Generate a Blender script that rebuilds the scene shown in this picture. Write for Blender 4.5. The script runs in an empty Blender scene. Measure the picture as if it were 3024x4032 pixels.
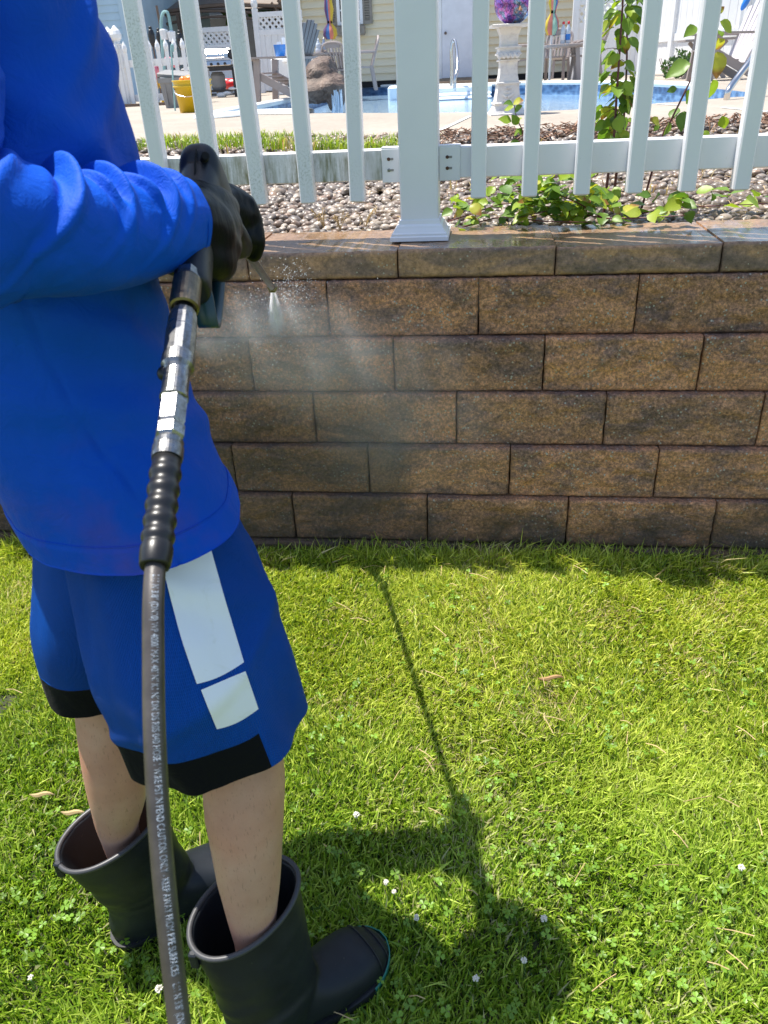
import bpy, bmesh, math, random
import numpy as np
from mathutils import Vector, Matrix
random.seed(7); RNG = np.random.default_rng(11)
SC = bpy.context.scene
COL = SC.collection
rad = math.radians

# ------------------------------------------------------------------ camera
TH, RO, PS, FPX, HC = rad(29.4765), rad(-2.9462), rad(-8.1413), 3057.5, 1.28
FD = FPX * 1659 / 3024.0
_f0 = np.array([math.sin(PS), math.cos(PS), 0]); _r0 = np.array([math.cos(PS), -math.sin(PS), 0])
CF = _f0 * math.cos(TH) + np.array([0, 0, -1.0]) * math.sin(TH); _u0 = np.cross(_r0, CF)
CR = _r0 * math.cos(RO) + _u0 * math.sin(RO); CU = -_r0 * math.sin(RO) + _u0 * math.cos(RO)
CC = np.array([0, 0, HC])
cam = bpy.data.cameras.new('camera'); camo = bpy.data.objects.new('camera', cam); COL.objects.link(camo)
cam.sensor_fit = 'VERTICAL'; cam.sensor_height = 36.0; cam.lens = 36.0 * FPX / 4032.0
cam.clip_start = 0.02; cam.clip_end = 500
camo.matrix_world = Matrix(((CR[0], CU[0], -CF[0], 0), (CR[1], CU[1], -CF[1], 0), (CR[2], CU[2], -CF[2], HC), (0, 0, 0, 1)))
cam.dof.use_dof = True; cam.dof.focus_distance = 2.2; cam.dof.aperture_fstop = 14
SC.camera = camo

# surveying helpers: pixel of the photograph (1659 wide) -> a point of the place
def ray(x, y): return CF + CR * ((x - 829.5) / FD) + CU * ((1106 - y) / FD)
def az(x, y, z): d = ray(x, y); return CC + d * ((z - HC) / d[2])
def ay(x, y, Y): d = ray(x, y); return CC + d * (Y / d[1])
def ad(x, y, t): return CC + ray(x, y) * t

# ------------------------------------------------------------------ light
SUN = Vector((-0.32, 0.155, 1.0)).normalized()
w = bpy.data.worlds.new('World'); SC.world = w; w.use_nodes = True
nt = w.node_tree; nt.nodes.clear()
sky = nt.nodes.new('ShaderNodeTexSky'); sky.sky_type = 'NISHITA'; sky.sun_disc = False
sky.sun_elevation = math.asin(SUN.z); sky.sun_rotation = math.atan2(SUN.x, SUN.y)
bg = nt.nodes.new('ShaderNodeBackground'); bg.inputs[1].default_value = 0.128
wo = nt.nodes.new('ShaderNodeOutputWorld')
nt.links.new(sky.outputs[0], bg.inputs[0]); nt.links.new(bg.outputs[0], wo.inputs[0])
sun = bpy.data.lights.new('sun', 'SUN'); sun.energy = 5.0; sun.angle = rad(0.53); sun.color = (1.0, 0.955, 0.88)
suno = bpy.data.objects.new('sun', sun); COL.objects.link(suno)
suno.rotation_euler = SUN.to_track_quat('Z', 'Y').to_euler()
SC.view_settings.view_transform = 'Standard'; SC.view_settings.look = 'None'
SC.view_settings.exposure = 0.84; SC.view_settings.gamma = 1.0; SC.view_settings.use_curve_mapping = False
SC.cycles.max_bounces = 8; SC.cycles.volume_step_rate = 1.0; SC.cycles.volume_bounces = 4

# ------------------------------------------------------------------ noise
def _h(ix, iy, iz, s):
    n = (ix.astype(np.int64) * 374761393 + iy.astype(np.int64) * 668265263 + iz.astype(np.int64) * 2147483647 + s * 974634777) & 0xFFFFFFFF
    n = ((n ^ (n >> 13)) * 1274126177) & 0xFFFFFFFF
    n = n ^ (n >> 16)
    return (n & 0xFFFFFF) / float(0xFFFFFF)
def vnoise(P, s=0):
    P = np.asarray(P, float); i = np.floor(P); f = P - i; f = f * f * (3 - 2 * f)
    ix, iy, iz = i[..., 0], i[..., 1], i[..., 2]
    r = 0
    for a in (0, 1):
        for b in (0, 1):
            for c in (0, 1):
                wgt = (f[..., 0] if a else 1 - f[..., 0]) * (f[..., 1] if b else 1 - f[..., 1]) * (f[..., 2] if c else 1 - f[..., 2])
                r = r + wgt * _h(ix + a, iy + b, iz + c, s)
    return r * 2 - 1
def fbm(P, o=4, s=0, g=0.5):
    P = np.asarray(P, float); a = 1; r = 0; t = 0
    for k in range(o):
        r = r + a * vnoise(P * (2 ** k) + 17.3 * k, s + k); t += a; a *= g
    return r / t

# ------------------------------------------------------------------ materials
class NT:
    def __init__(s, name):
        s.m = bpy.data.materials.new(name); s.m.use_nodes = True; s.t = s.m.node_tree; s.t.nodes.clear()
        s.o = s.n('OutputMaterial'); s.p = s.n('BsdfPrincipled'); s.l(s.p, 0, s.o, 0)
        s.c = s.n('TexCoord')
    def n(s, k, **kw):
        x = s.t.nodes.new('ShaderNode' + k)
        for a, b in kw.items(): setattr(x, a, b)
        return x
    def l(s, a, i, b, j): s.t.links.new(a.outputs[i], b.inputs[j])
    def mapping(s, scale, coord='Object'):
        m = s.n('Mapping'); m.inputs['Scale'].default_value = scale; s.l(s.c, coord, m, 0); return m
    def noise(s, scale, detail=4, rough=0.55, coord='Object', vec=None, dist=0):
        x = s.n('TexNoise'); x.inputs['Scale'].default_value = scale; x.inputs['Detail'].default_value = detail
        x.inputs['Roughness'].default_value = rough; x.inputs['Distortion'].default_value = dist
        if vec is None: s.l(s.c, coord, x, 0)
        else: s.l(vec, 0, x, 0)
        return x
    def ramp(s, src, stops, out=0):
        r = s.n('ValToRGB'); e = r.color_ramp.elements
        while len(e) > 1: e.remove(e[-1])
        for i, (p, c) in enumerate(stops):
            q = e[0] if i == 0 else e.new(p)
            q.position = p; q.color = (*c, 1) if len(c) == 3 else c
        s.l(src, out, r, 0); return r
    def mix(s, fac, a, b, mode='MIX', fo=0):
        x = s.n('MixRGB', blend_type=mode)
        if isinstance(fac, (int, float)): x.inputs[0].default_value = fac
        else: s.l(fac, fo, x, 0)
        for k, v in ((1, a), (2, b)):
            if isinstance(v, tuple): x.inputs[k].default_value = (*v, 1)
            else: s.l(v, 0, x, k)
        return x
    def bump(s, src, strength=0.3, dist=0.002, out=0, prev=None):
        b = s.n('Bump'); b.inputs['Strength'].default_value = strength; b.inputs['Distance'].default_value = dist
        s.l(src, out, b, 'Height')
        if prev is not None: s.l(prev, 0, b, 'Normal')
        s.l(b, 0, s.p, 'Normal'); return b
    def set(s, **kw):
        for k, v in kw.items(): s.p.inputs[k.replace('_', ' ')].default_value = v
        return s

def simple(name, col, rough=0.5, var=0.12, vs=6.0, bump=0.0, bs=200.0, metal=0.0, spec=0.5, sheen=0.0, bd=0.001):
    k = NT(name); n = k.noise(vs, 5)
    d = tuple(max(0, c * (1 - var)) for c in col); b = tuple(min(1, c * (1 + var)) for c in col)
    r = k.ramp(n, [(0.3, d), (0.7, b)]); k.l(r, 0, k.p, 'Base Color')
    k.set(Roughness=rough, Metallic=metal, Specular_IOR_Level=spec)
    if sheen: k.set(Sheen_Weight=sheen)
    if bump: k.bump(k.noise(bs, 3), bump, bd)
    return k.m

MAT = {}
def build_materials():
    # split-face concrete block, wet
    k = NT('wall_block_stone'); info = k.n('ObjectInfo')
    geo = k.n('NewGeometry')
    off = k.n('VectorMath', operation='MULTIPLY_ADD'); off.inputs[1].default_value = (1, 1, 1)
    cmb = k.n('CombineXYZ'); mm = k.n('Math', operation='MULTIPLY'); mm.inputs[1].default_value = 37.0
    k.l(info, 'Random', mm, 0); k.l(mm, 0, cmb, 0); k.l(mm, 0, cmb, 2)
    k.l(geo, 'Position', off, 0); k.l(cmb, 0, off, 2)
    st = k.n('Mapping'); st.inputs['Scale'].default_value = (4.6, 5.0, 9.5); st.inputs['Rotation'].default_value = (0, rad(7), 0); k.l(off, 0, st, 0)
    n1 = k.noise(1.0, 9, 0.76, vec=st, dist=0.5)
    base = k.ramp(n1, [(0.33, (0.20, 0.122, 0.098)), (0.44, (0.31, 0.182, 0.132)), (0.51, (0.51, 0.262, 0.145)), (0.61, (0.63, 0.318, 0.158)), (0.74, (0.70, 0.39, 0.205))])
    n2 = k.noise(120, 4, 0.8, vec=off); g2 = k.ramp(n2, [(0.30, (0.30, 0.29, 0.285)), (0.5, (0.98, 0.98, 0.98)), (0.68, (2.0, 1.96, 1.9))])
    base = k.mix(1.0, base, g2, 'MULTIPLY')
    hz = k.n('ObjectInfo')
    rb = k.ramp(info, [(0.0, (0.70, 0.69, 0.71)), (0.35, (0.92, 0.93, 0.96)), (0.6, (1.04, 1.0, 0.97)), (1.0, (1.22, 1.17, 1.12))], out='Random'); base = k.mix(1.0, base, rb, 'MULTIPLY')
    # aggregate specks
    v = k.n('TexVoronoi'); v.inputs['Scale'].default_value = 115; k.l(off, 0, v, 0)
    sp = k.ramp(v, [(0.24, (1, 1, 1)), (0.34, (0, 0, 0))])
    sel = k.ramp(v, [(0.70, (0, 0, 0)), (0.74, (1, 1, 1))], out='Color')
    spm = k.mix(1.0, sp, sel, 'MULTIPLY')
    spc = k.ramp(v, [(0.0, (0.55, 0.47, 0.36)), (0.6, (0.40, 0.38, 0.34)), (1.0, (0.72, 0.66, 0.55))], out='Color')
    base = k.mix(spm, base, spc)
    # dirt not yet washed: rises from the ground, fuller at the left
    sx = k.n('SeparateXYZ'); k.l(geo, 'Position', sx, 0)
    dn = k.noise(9, 5, 0.65, vec=geo); 
    a = k.n('Math', operation='MULTIPLY_ADD'); a.inputs[1].default_value = 0.30; k.l(dn, 0, a, 0); k.l(sx, 2, a, 2)
    d1 = k.n('MapRange'); d1.inputs[1].default_value = 0.37; d1.inputs[2].default_value = 0.20; k.l(a, 0, d1, 0)
    bx = k.n('Math', operation='MULTIPLY_ADD'); bx.inputs[1].default_value = 0.14; k.l(dn, 0, bx, 0); k.l(sx, 0, bx, 2)
    lx = k.n('MapRange'); lx.inputs[1].default_value = -0.10; lx.inputs[2].default_value = -0.17; k.l(bx, 0, lx, 0)
    lz = k.n('MapRange'); lz.inputs[1].default_value = 0.72; lz.inputs[2].default_value = 0.52; k.l(a, 0, lz, 0)
    lm = k.n('Math', operation='MULTIPLY'); k.l(lx, 0, lm, 0); k.l(lz, 0, lm, 1)
    l2 = k.n('Math', operation='MULTIPLY'); l2.inputs[1].default_value = 0.78; k.l(lm, 0, l2, 0)
    mx = k.n('Math', operation='MAXIMUM'); k.l(d1, 0, mx, 0); k.l(l2, 0, mx, 1)
    m8 = k.n('Math', operation='MULTIPLY'); m8.inputs[1].default_value = 0.85; k.l(mx, 0, m8, 0)
    base = k.mix(m8, base, (0.050, 0.042, 0.030))
    k.l(base, 0, k.p, 'Base Color')
    rr = k.ramp(n1, [(0.3, (0.5,) * 3), (0.7, (0.75,) * 3)]); k.l(rr, 0, k.p, 'Roughness')
    b1 = k.bump(k.noise(85, 6, 0.8, vec=off), 1.0, 0.012); k.bump(v, 0.4, 0.003, prev=b1)
    MAT['block'] = k.m
    # cap
    k = NT('cap_block_stone'); geo = k.n('NewGeometry')
    n = k.noise(7, 6, 0.6, vec=geo)
    st = k.n('Mapping'); st.inputs['Scale'].default_value = (3, 3, 9); k.l(geo, 'Position', st, 0)
    nf = k.noise(1.3, 7, 0.7, vec=st, dist=0.6)
    base = k.ramp(nf, [(0.34, (0.15, 0.10, 0.08)), (0.46, (0.25, 0.155, 0.11)), (0.58, (0.42, 0.235, 0.125)), (0.74, (0.50, 0.30, 0.15))])
    top = k.ramp(n, [(0.3, (0.17, 0.105, 0.068)), (0.55, (0.24, 0.15, 0.09)), (0.75, (0.31, 0.20, 0.12))])
    sn = k.n('SeparateXYZ'); k.l(geo, 'Normal', sn, 0)
    upm = k.ramp(sn, [(0.75, (0, 0, 0)), (0.95, (1, 1, 1))], out=2)
    base = k.mix(upm, base, top)
    g = k.noise(85, 4, 0.75, vec=geo); gr = k.ramp(g, [(0.3, (0.42, 0.41, 0.4)), (0.7, (1.6, 1.56, 1.5))]); base = k.mix(0.8, base, gr, 'MULTIPLY')
    v = k.n('TexVoronoi'); v.inputs['Scale'].default_value = 110; k.l(geo, 'Position', v, 0)
    sp = k.ramp(v, [(0.2, (1, 1, 1)), (0.3, (0, 0, 0))]); sel = k.ramp(v, [(0.78, (0, 0, 0)), (0.82, (1, 1, 1))], out='Color')
    base = k.mix(k.mix(1.0, sp, sel, 'MULTIPLY'), base, (0.42, 0.38, 0.3))
    k.l(base, 0, k.p, 'Base Color')
    wet = k.ramp(k.noise(5, 4, 0.6, vec=geo), [(0.46, (0.42,) * 3), (0.56, (0.12,) * 3)])
    rgh = k.mix(upm, (0.6, 0.6, 0.6), wet); k.l(rgh, 0, k.p, 'Roughness')
    b1 = k.bump(k.noise(260, 4, 0.7, vec=geo), 0.5, 0.002)
    inv = k.n('Math', operation='MULTIPLY_ADD'); inv.inputs[1].default_value = -0.75; inv.inputs[2].default_value = 0.8; k.l(upm, 0, inv, 0); k.l(inv, 0, b1, 'Strength')
    MAT['cap'] = k.m
    # white vinyl, clean and weathered
    for nm, dirt in (('vinyl', 0.0), ('vinyl_weathered', 1.0)):
        k = NT(nm); geo = k.n('NewGeometry')
        n = k.noise(3, 4, vec=geo); base = k.ramp(n, [(0.3, (0.74, 0.735, 0.765)), (0.7, (0.81, 0.80, 0.83))])
        sp = k.ramp(k.noise(95, 2, 0.6, vec=geo), [(0.70, (0, 0, 0)), (0.78, (1, 1, 1))])
        base = k.mix(k.mix(1.0, sp, (0.12,) * 3, 'MULTIPLY'), base, (0.25, 0.25, 0.22))
        if dirt:
            st = k.n('Mapping'); st.inputs['Scale'].default_value = (55, 55, 7); k.l(geo, 'Position', st, 0)
            sn = k.noise(1, 5, 0.7, vec=st); big = k.noise(7, 4, 0.6, vec=geo); fine = k.noise(170, 4, 0.7, vec=geo)
            q = k.mix(1.0, k.ramp(sn, [(0.36, (0, 0, 0)), (0.60, (1, 1, 1))]), k.ramp(big, [(0.34, (0.15,) * 3), (0.56, (1, 1, 1))]), 'MULTIPLY')
            q2 = k.mix(1.0, k.ramp(fine, [(0.48, (0, 0, 0)), (0.64, (1, 1, 1))]), k.ramp(k.noise(4, 3, vec=geo), [(0.50, (0.0,) * 3), (0.70, (0.6,) * 3)]), 'MULTIPLY')
            sx = k.n('SeparateXYZ'); k.l(geo, 'Position', sx, 0)
            zr = k.n('MapRange'); zr.inputs[1].default_value = 1.125; zr.inputs[2].default_value = 1.08; k.l(sx, 2, zr, 0)
            yr = k.n('MapRange'); yr.inputs[1].default_value = 2.2385; yr.inputs[2].default_value = 2.2425; k.l(sx, 1, yr, 0)
            zy = k.n('Math', operation='MULTIPLY'); k.l(zr, 0, zy, 0); k.l(yr, 0, zy, 1)
            base = k.mix(k.mix(1.0, q, zy, 'MULTIPLY'), base, (0.19, 0.185, 0.10))
            base = k.mix(q2, base, (0.31, 0.32, 0.27))
        k.l(base, 0, k.p, 'Base Color'); k.set(Roughness=0.34)
        MAT[nm] = k.m
    # lawn blades
    for nm, tr in (('grass_blade', 0.34), ('leaf_green', 0.40)):
        k = NT(nm); at = k.n('Attribute'); at.attribute_name = 'tint'
        k.l(at, 'Color', k.p, 'Base Color'); k.set(Roughness=0.42, Specular_IOR_Level=0.45)
        t = k.n('BsdfTranslucent'); ts = k.mix(1.0, at, (1.15, 1.2, 0.55), 'MULTIPLY'); k.l(ts, 0, t, 0)
        mxs = k.n('MixShader'); mxs.inputs[0].default_value = tr; k.l(k.p, 0, mxs, 1); k.l(t, 0, mxs, 2); k.l(mxs, 0, k.o, 0)
        MAT[nm] = k.m
    k = NT('lawn_soil'); n = k.noise(30, 6, 0.7); r = k.ramp(n, [(0.35, (0.022, 0.026, 0.01)), (0.6, (0.045, 0.05, 0.018)), (0.8, (0.08, 0.075, 0.03))]); k.l(r, 0, k.p, 'Base Color'); k.set(Roughness=0.9); k.bump(n, 0.6, 0.01); MAT['soil'] = k.m
    k = NT('far_lawn'); n = k.noise(38, 8, 0.75); r = k.ramp(n, [(0.3, (0.03, 0.055, 0.008)), (0.5, (0.12, 0.17, 0.016)), (0.7, (0.24, 0.28, 0.03))]); k.l(r, 0, k.p, 'Base Color'); k.set(Roughness=0.9); k.bump(n, 0.8, 0.02); MAT['far_lawn'] = k.m
    k = NT('bed_soil'); n = k.noise(40, 6, 0.7); r = k.ramp(n, [(0.35, (0.05, 0.035, 0.025)), (0.6, (0.13, 0.09, 0.06)), (0.8, (0.2, 0.15, 0.1))]); k.l(r, 0, k.p, 'Base Color'); k.set(Roughness=0.75); k.bump(n, 0.6, 0.01); MAT['bed_soil'] = k.m
    # river stones, wet
    k = NT('river_stone'); info = k.n('ObjectInfo'); at = k.n('Attribute'); at.attribute_name = 'tint'
    n = k.noise(45, 5, 0.65, dist=0.6); r = k.ramp(n, [(0.3, (0.62, 0.6, 0.58)), (0.7, (1.35, 1.32, 1.28))])
    base = k.mix(1.0, at, r, 'MULTIPLY'); base = k.mix(0.35, base, k.ramp(info, [(0, (0.03, 0.03, 0.033)), (0.35, (0.10, 0.085, 0.075)), (0.6, (0.18, 0.165, 0.15)), (0.82, (0.42, 0.40, 0.37)), (1.0, (0.22, 0.15, 0.11))], out='Random'))
    k.l(base, 0, k.p, 'Base Color'); k.set(Roughness=0.36, Specular_IOR_Level=0.35); k.bump(k.noise(160, 4), 0.25, 0.002); MAT['stone'] = k.m
    # concrete deck
    k = NT('deck_concrete'); n = k.noise(0.9, 6, 0.62); r = k.ramp(n, [(0.3, (0.28, 0.238, 0.19)), (0.7, (0.37, 0.32, 0.262))]); f = k.noise(24, 5, 0.7); g = k.ramp(f, [(0.3, (0.82,) * 3), (0.7, (1.12,) * 3)])
    base = k.mix(1.0, r, g, 'MULTIPLY'); k.l(base, 0, k.p, 'Base Color'); k.set(Roughness=0.8); k.bump(f, 0.3, 0.004); MAT['deck'] = k.m
    # fabrics
    def fabric(nm, col, rough=0.62, weave=900, sheen=0.02, rib=None, var=0.12):
        k = NT(nm); n = k.noise(5, 4); d = tuple(c * (1 - var) for c in col); b = tuple(min(1, c * (1 + var)) for c in col)
        r = k.ramp(n, [(0.3, d), (0.7, b)])
        if nm == 'hoodie_fabric':
            sx = k.n('SeparateXYZ'); gp = k.n('NewGeometry'); k.l(gp, 'Position', sx, 0); zr = k.n('MapRange'); zr.inputs[1].default_value = 1.02; zr.inputs[2].default_value = 0.84; k.l(sx, 2, zr, 0)
            stn = k.ramp(k.noise(9, 4, 0.6), [(0.50, (0, 0, 0)), (0.72, (0.5, 0.5, 0.5))]); r = k.mix(k.mix(1.0, stn, zr, 'MULTIPLY'), r, (0.10, 0.055, 0.26))
        k.l(r, 0, k.p, 'Base Color'); k.set(Roughness=rough, Sheen_Weight=sheen, Sheen_Roughness=0.35, Specular_IOR_Level=0.13)
        b1 = k.bump(k.noise(weave, 2, 0.5), 0.18, 0.0006); b2 = k.bump(k.noise(30, 5, 0.65, dist=1.2), 0.45, 0.006, prev=b1)
        if rib:
            uv = k.n('UVMap'); m = k.n('Mapping'); m.inputs['Scale'].default_value = (rib, 1, 1); k.l(uv, 0, m, 0)
            wv = k.n('TexWave'); wv.inputs['Scale'].default_value = 1.0; wv.inputs['Distortion'].default_value = 0.3; wv.bands_direction = 'X'; k.l(m, 0, wv, 0)
            k.bump(wv, 0.9, 0.0035, prev=b2)
        return k.m
    MAT['hoodie'] = fabric('hoodie_fabric', (0.001, 0.074, 0.50))
    MAT['shorts'] = fabric('shorts_mesh', (0.001, 0.095, 0.50), rib=13.0)
    MAT['black_cloth'] = fabric('black_cloth', (0.004, 0.0045, 0.006), 0.8, 900, 0.03)
    k = NT('white_cloth'); n = k.noise(13, 5, 0.6, dist=1.5); r = k.ramp(n, [(0.24, (0.40, 0.38, 0.30)), (0.29, (0.78, 0.79, 0.74)), (0.40, (0.87, 0.88, 0.88))]); k.l(r, 0, k.p, 'Base Color'); k.set(Roughness=0.45); k.bump(k.noise(18, 4), 0.35, 0.006); MAT['white_cloth'] = k.m
    k = NT('skin'); n = k.noise(11, 5, 0.6); r = k.ramp(n, [(0.3, (0.44, 0.245, 0.165)), (0.55, (0.54, 0.32, 0.22)), (0.75, (0.60, 0.38, 0.27))]); sp = k.ramp(k.noise(300, 2), [(0.66, (0, 0, 0)), (0.75, (1, 1, 1))])
    base = k.mix(k.mix(1.0, sp, (0.35,) * 3, 'MULTIPLY'), r, (0.25, 0.12, 0.08)); hm = k.mapping((420, 420, 75)); hr = k.ramp(k.noise(1, 2, 0.5, vec=hm), [(0.63, (0, 0, 0)), (0.70, (1, 1, 1))]); base = k.mix(k.mix(1.0, hr, (0.42,) * 3, 'MULTIPLY'), base, (0.17, 0.09, 0.05)); bl = k.ramp(k.noise(5, 4, 0.6), [(0.35, (1, 1, 1)), (0.7, (1.06, 0.84, 0.78))]); base = k.mix(1.0, base, bl, 'MULTIPLY'); k.l(base, 0, k.p, 'Base Color'); k.set(Roughness=0.5, Subsurface_Weight=0.12, Subsurface_Radius=(0.012, 0.005, 0.003), Subsurface_Scale=0.6); k.bump(k.noise(420, 3), 0.25, 0.0008); MAT['skin'] = k.m
    k = NT('boot_rubber'); n = k.noise(14, 5, 0.65); r = k.ramp(n, [(0.3, (0.007, 0.009, 0.012)), (0.7, (0.014, 0.018, 0.023))])
    sp = k.ramp(k.noise(150, 3, 0.6), [(0.69, (0, 0, 0)), (0.78, (1, 1, 1))]); base = k.mix(k.mix(1.0, sp, (0.35,) * 3, 'MULTIPLY'), r, (0.2, 0.18, 0.13)); k.l(base, 0, k.p, 'Base Color')
    rr = k.ramp(k.noise(9, 5), [(0.3, (0.40,) * 3), (0.7, (0.58,) * 3)]); k.l(rr, 0, k.p, 'Roughness'); k.set(Specular_IOR_Level=0.35); k.bump(k.noise(70, 4), 0.12, 0.002); MAT['boot'] = k.m
    MAT['boot_inside'] = simple('boot_lining', (0.003, 0.003, 0.0035), 0.95)
    MAT['boot_rim'] = simple('boot_rim', (0.05, 0.05, 0.052), 0.42)
    MAT['sole'] = simple('boot_sole', (0.012, 0.013, 0.015), 0.6)
    MAT['teal'] = simple('boot_edge_teal', (0.01, 0.16, 0.12), 0.45)
    k = NT('glove_rubber'); n = k.noise(18, 4); r = k.ramp(n, [(0.3, (0.0015, 0.0025, 0.004)), (0.7, (0.003, 0.005, 0.008))]); k.l(r, 0, k.p, 'Base Color'); k.set(Roughness=0.38, Specular_IOR_Level=0.15)
    mp = k.mapping((30, 30, 12)); k.bump(k.noise(1, 4, 0.6, vec=mp, dist=1), 0.35, 0.006); MAT['glove'] = k.m
    MAT['gun'] = simple('gun_plastic', (0.006, 0.008, 0.011), 0.45, bump=0.15, bs=500, bd=0.0005)
    MAT['recess'] = simple('dark_recess', (0.002, 0.002, 0.002), 0.9)
    MAT['guard'] = simple('guard_plastic', (0.012, 0.045, 0.06), 0.35)
    k = NT('coupler_steel'); n = k.noise(60, 6, 0.7, dist=1.5); r = k.ramp(n, [(0.3, (0.10, 0.10, 0.095)), (0.55, (0.30, 0.30, 0.30)), (0.8, (0.46, 0.46, 0.46))]); k.l(r, 0, k.p, 'Base Color'); rr = k.ramp(n, [(0.3, (0.5,) * 3), (0.7, (0.2,) * 3)]); k.l(rr, 0, k.p, 'Roughness'); k.set(Metallic=1.0); k.bump(n, 0.15, 0.001); MAT['steel'] = k.m
    k = NT('tarnished_brass'); n = k.noise(50, 6, 0.7); r = k.ramp(n, [(0.3, (0.13, 0.10, 0.07)), (0.6, (0.27, 0.22, 0.15)), (0.8, (0.45, 0.37, 0.22))]); k.l(r, 0, k.p, 'Base Color'); k.set(Metallic=1.0, Roughness=0.38); MAT['brass'] = k.m
    k = NT('hose_rubber'); n = k.noise(25, 5); r = k.ramp(n, [(0.3, (0.028, 0.023, 0.021)), (0.7, (0.078, 0.066, 0.060))]); k.l(r, 0, k.p, 'Base Color'); k.set(Roughness=0.42); k.bump(k.noise(500, 2), 0.25, 0.0006); MAT['hose'] = k.m
    MAT['black_rubber'] = simple('bend_sleeve_rubber', (0.010, 0.010, 0.011), 0.36, bump=0.12, bs=300)
    MAT['print'] = simple('white_print', (0.26, 0.30, 0.35), 0.5, var=0.6, vs=220)
    MAT['lance'] = simple('lance_metal', (0.22, 0.20, 0.19), 0.35, metal=0.9, var=0.3, vs=60)
    # background
    MAT['cream'] = simple('cream_siding', (0.70, 0.61, 0.43), 0.55, var=0.06, vs=2)
    MAT['blue_siding'] = simple('blue_siding', (0.42, 0.57, 0.68), 0.55, var=0.08, vs=2)
    MAT['grey_siding'] = simple('grey_siding', (0.36, 0.35, 0.36), 0.6, var=0.1, vs=2)
    MAT['brown_wall'] = simple('brown_wall', (0.20, 0.165, 0.14), 0.7)
    MAT['white'] = simple('white_paint', (0.78, 0.78, 0.78), 0.45, var=0.05)
    MAT['door'] = simple('door_paint', (0.70, 0.71, 0.76), 0.4, var=0.05)
    MAT['taupe_trim'] = simple('taupe_trim', (0.24, 0.215, 0.18), 0.6)
    MAT['glass'] = simple('dark_glass', (0.02, 0.02, 0.03), 0.08)
    MAT['dark'] = simple('dark_gap', (0.015, 0.013, 0.012), 0.9)
    MAT['resin'] = simple('taupe_resin', (0.32, 0.27, 0.25), 0.4, var=0.08)
    MAT['shaded_back'] = simple('shaded_back_resin', (0.13, 0.125, 0.13), 0.45)  # taupe chair's back slats, with their shade put into the colour
    MAT['lavender'] = simple('pale_resin', (0.56, 0.52, 0.54), 0.5)
    MAT['bronze'] = simple('bronze_metal', (0.13, 0.085, 0.06), 0.5)
    MAT['black_metal'] = simple('black_metal', (0.02, 0.02, 0.022), 0.4)
    MAT['chrome'] = simple('polished_steel', (0.62, 0.60, 0.58), 0.2, metal=1.0, var=0.05)
    MAT['teal_metal'] = simple('verdigris_metal', (0.26, 0.44, 0.44), 0.5)
    MAT['yellow'] = simple('yellow_plastic', (0.62, 0.40, 0.008), 0.4, var=0.1)
    MAT['red'] = simple('red_vinyl', (0.62, 0.02, 0.025), 0.3)
    MAT['orange'] = simple('orange_vinyl', (0.75, 0.22, 0.03), 0.3)
    MAT['gold'] = simple('gold_vinyl', (0.55, 0.30, 0.06), 0.35, var=0.5, vs=14)
    MAT['pink'] = simple('pink_vinyl', (0.75, 0.24, 0.33), 0.3, var=0.3, vs=5)
    MAT['lime'] = simple('lime_plastic', (0.28, 0.55, 0.03), 0.35)
    MAT['grey_plastic'] = simple('grey_plastic', (0.25, 0.245, 0.24), 0.5)
    MAT['blue_plastic'] = simple('blue_plastic', (0.03, 0.20, 0.62), 0.35)
    MAT['purple'] = simple('purple_canvas', (0.13, 0.06, 0.16), 0.7)
    MAT['yellow_canvas'] = simple('yellow_canvas', (0.62, 0.43, 0.04), 0.7)
    MAT['coral_canvas'] = simple('coral_canvas', (0.62, 0.20, 0.14), 0.7)
    MAT['green_canvas'] = simple('green_canvas', (0.28, 0.45, 0.34), 0.7)
    MAT['blue_canvas'] = simple('blue_canvas', (0.06, 0.17, 0.42), 0.7)
    MAT['wood'] = simple('weathered_wood', (0.30, 0.23, 0.17), 0.7)
    MAT['clear'] = simple('clear_bottle', (0.55, 0.60, 0.66), 0.12)
    k = NT('waterfall_rock'); n = k.noise(9, 7, 0.7, dist=0.4); r = k.ramp(n, [(0.3, (0.055, 0.034, 0.024)), (0.55, (0.13, 0.085, 0.06)), (0.75, (0.24, 0.165, 0.12))]); k.l(r, 0, k.p, 'Base Color'); k.set(Roughness=0.6); k.bump(n, 0.8, 0.03); MAT['rock'] = k.m
    k = NT('carved_plaster'); n = k.noise(16, 6, 0.65); r = k.ramp(n, [(0.3, (0.50, 0.47, 0.45)), (0.5, (0.68, 0.66, 0.64)), (0.75, (0.76, 0.72, 0.62))]); k.l(r, 0, k.p, 'Base Color'); k.set(Roughness=0.7); k.bump(k.noise(55, 5, 0.7), 0.5, 0.006); MAT['plaster'] = k.m
    k = NT('mosaic_glass'); v = k.n('TexVoronoi'); v.inputs['Scale'].default_value = 52; k.l(k.c, 'Object', v, 0)
    n = k.noise(11, 3); r = k.ramp(n, [(0.30, (0.30, 0.03, 0.20)), (0.42, (0.16, 0.10, 0.42)), (0.5, (0.42, 0.12, 0.36)), (0.6, (0.12, 0.28, 0.45)), (0.7, (0.55, 0.30, 0.12))])
    q = k.ramp(v, [(0, (0.4, 0.4, 0.45)), (1, (1.7, 1.6, 1.7))], out='Color'); base = k.mix(1.0, r, q, 'MULTIPLY')
    ve = k.n('TexVoronoi', feature='DISTANCE_TO_EDGE'); ve.inputs['Scale'].default_value = 52; k.l(k.c, 'Object', ve, 0)
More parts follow.
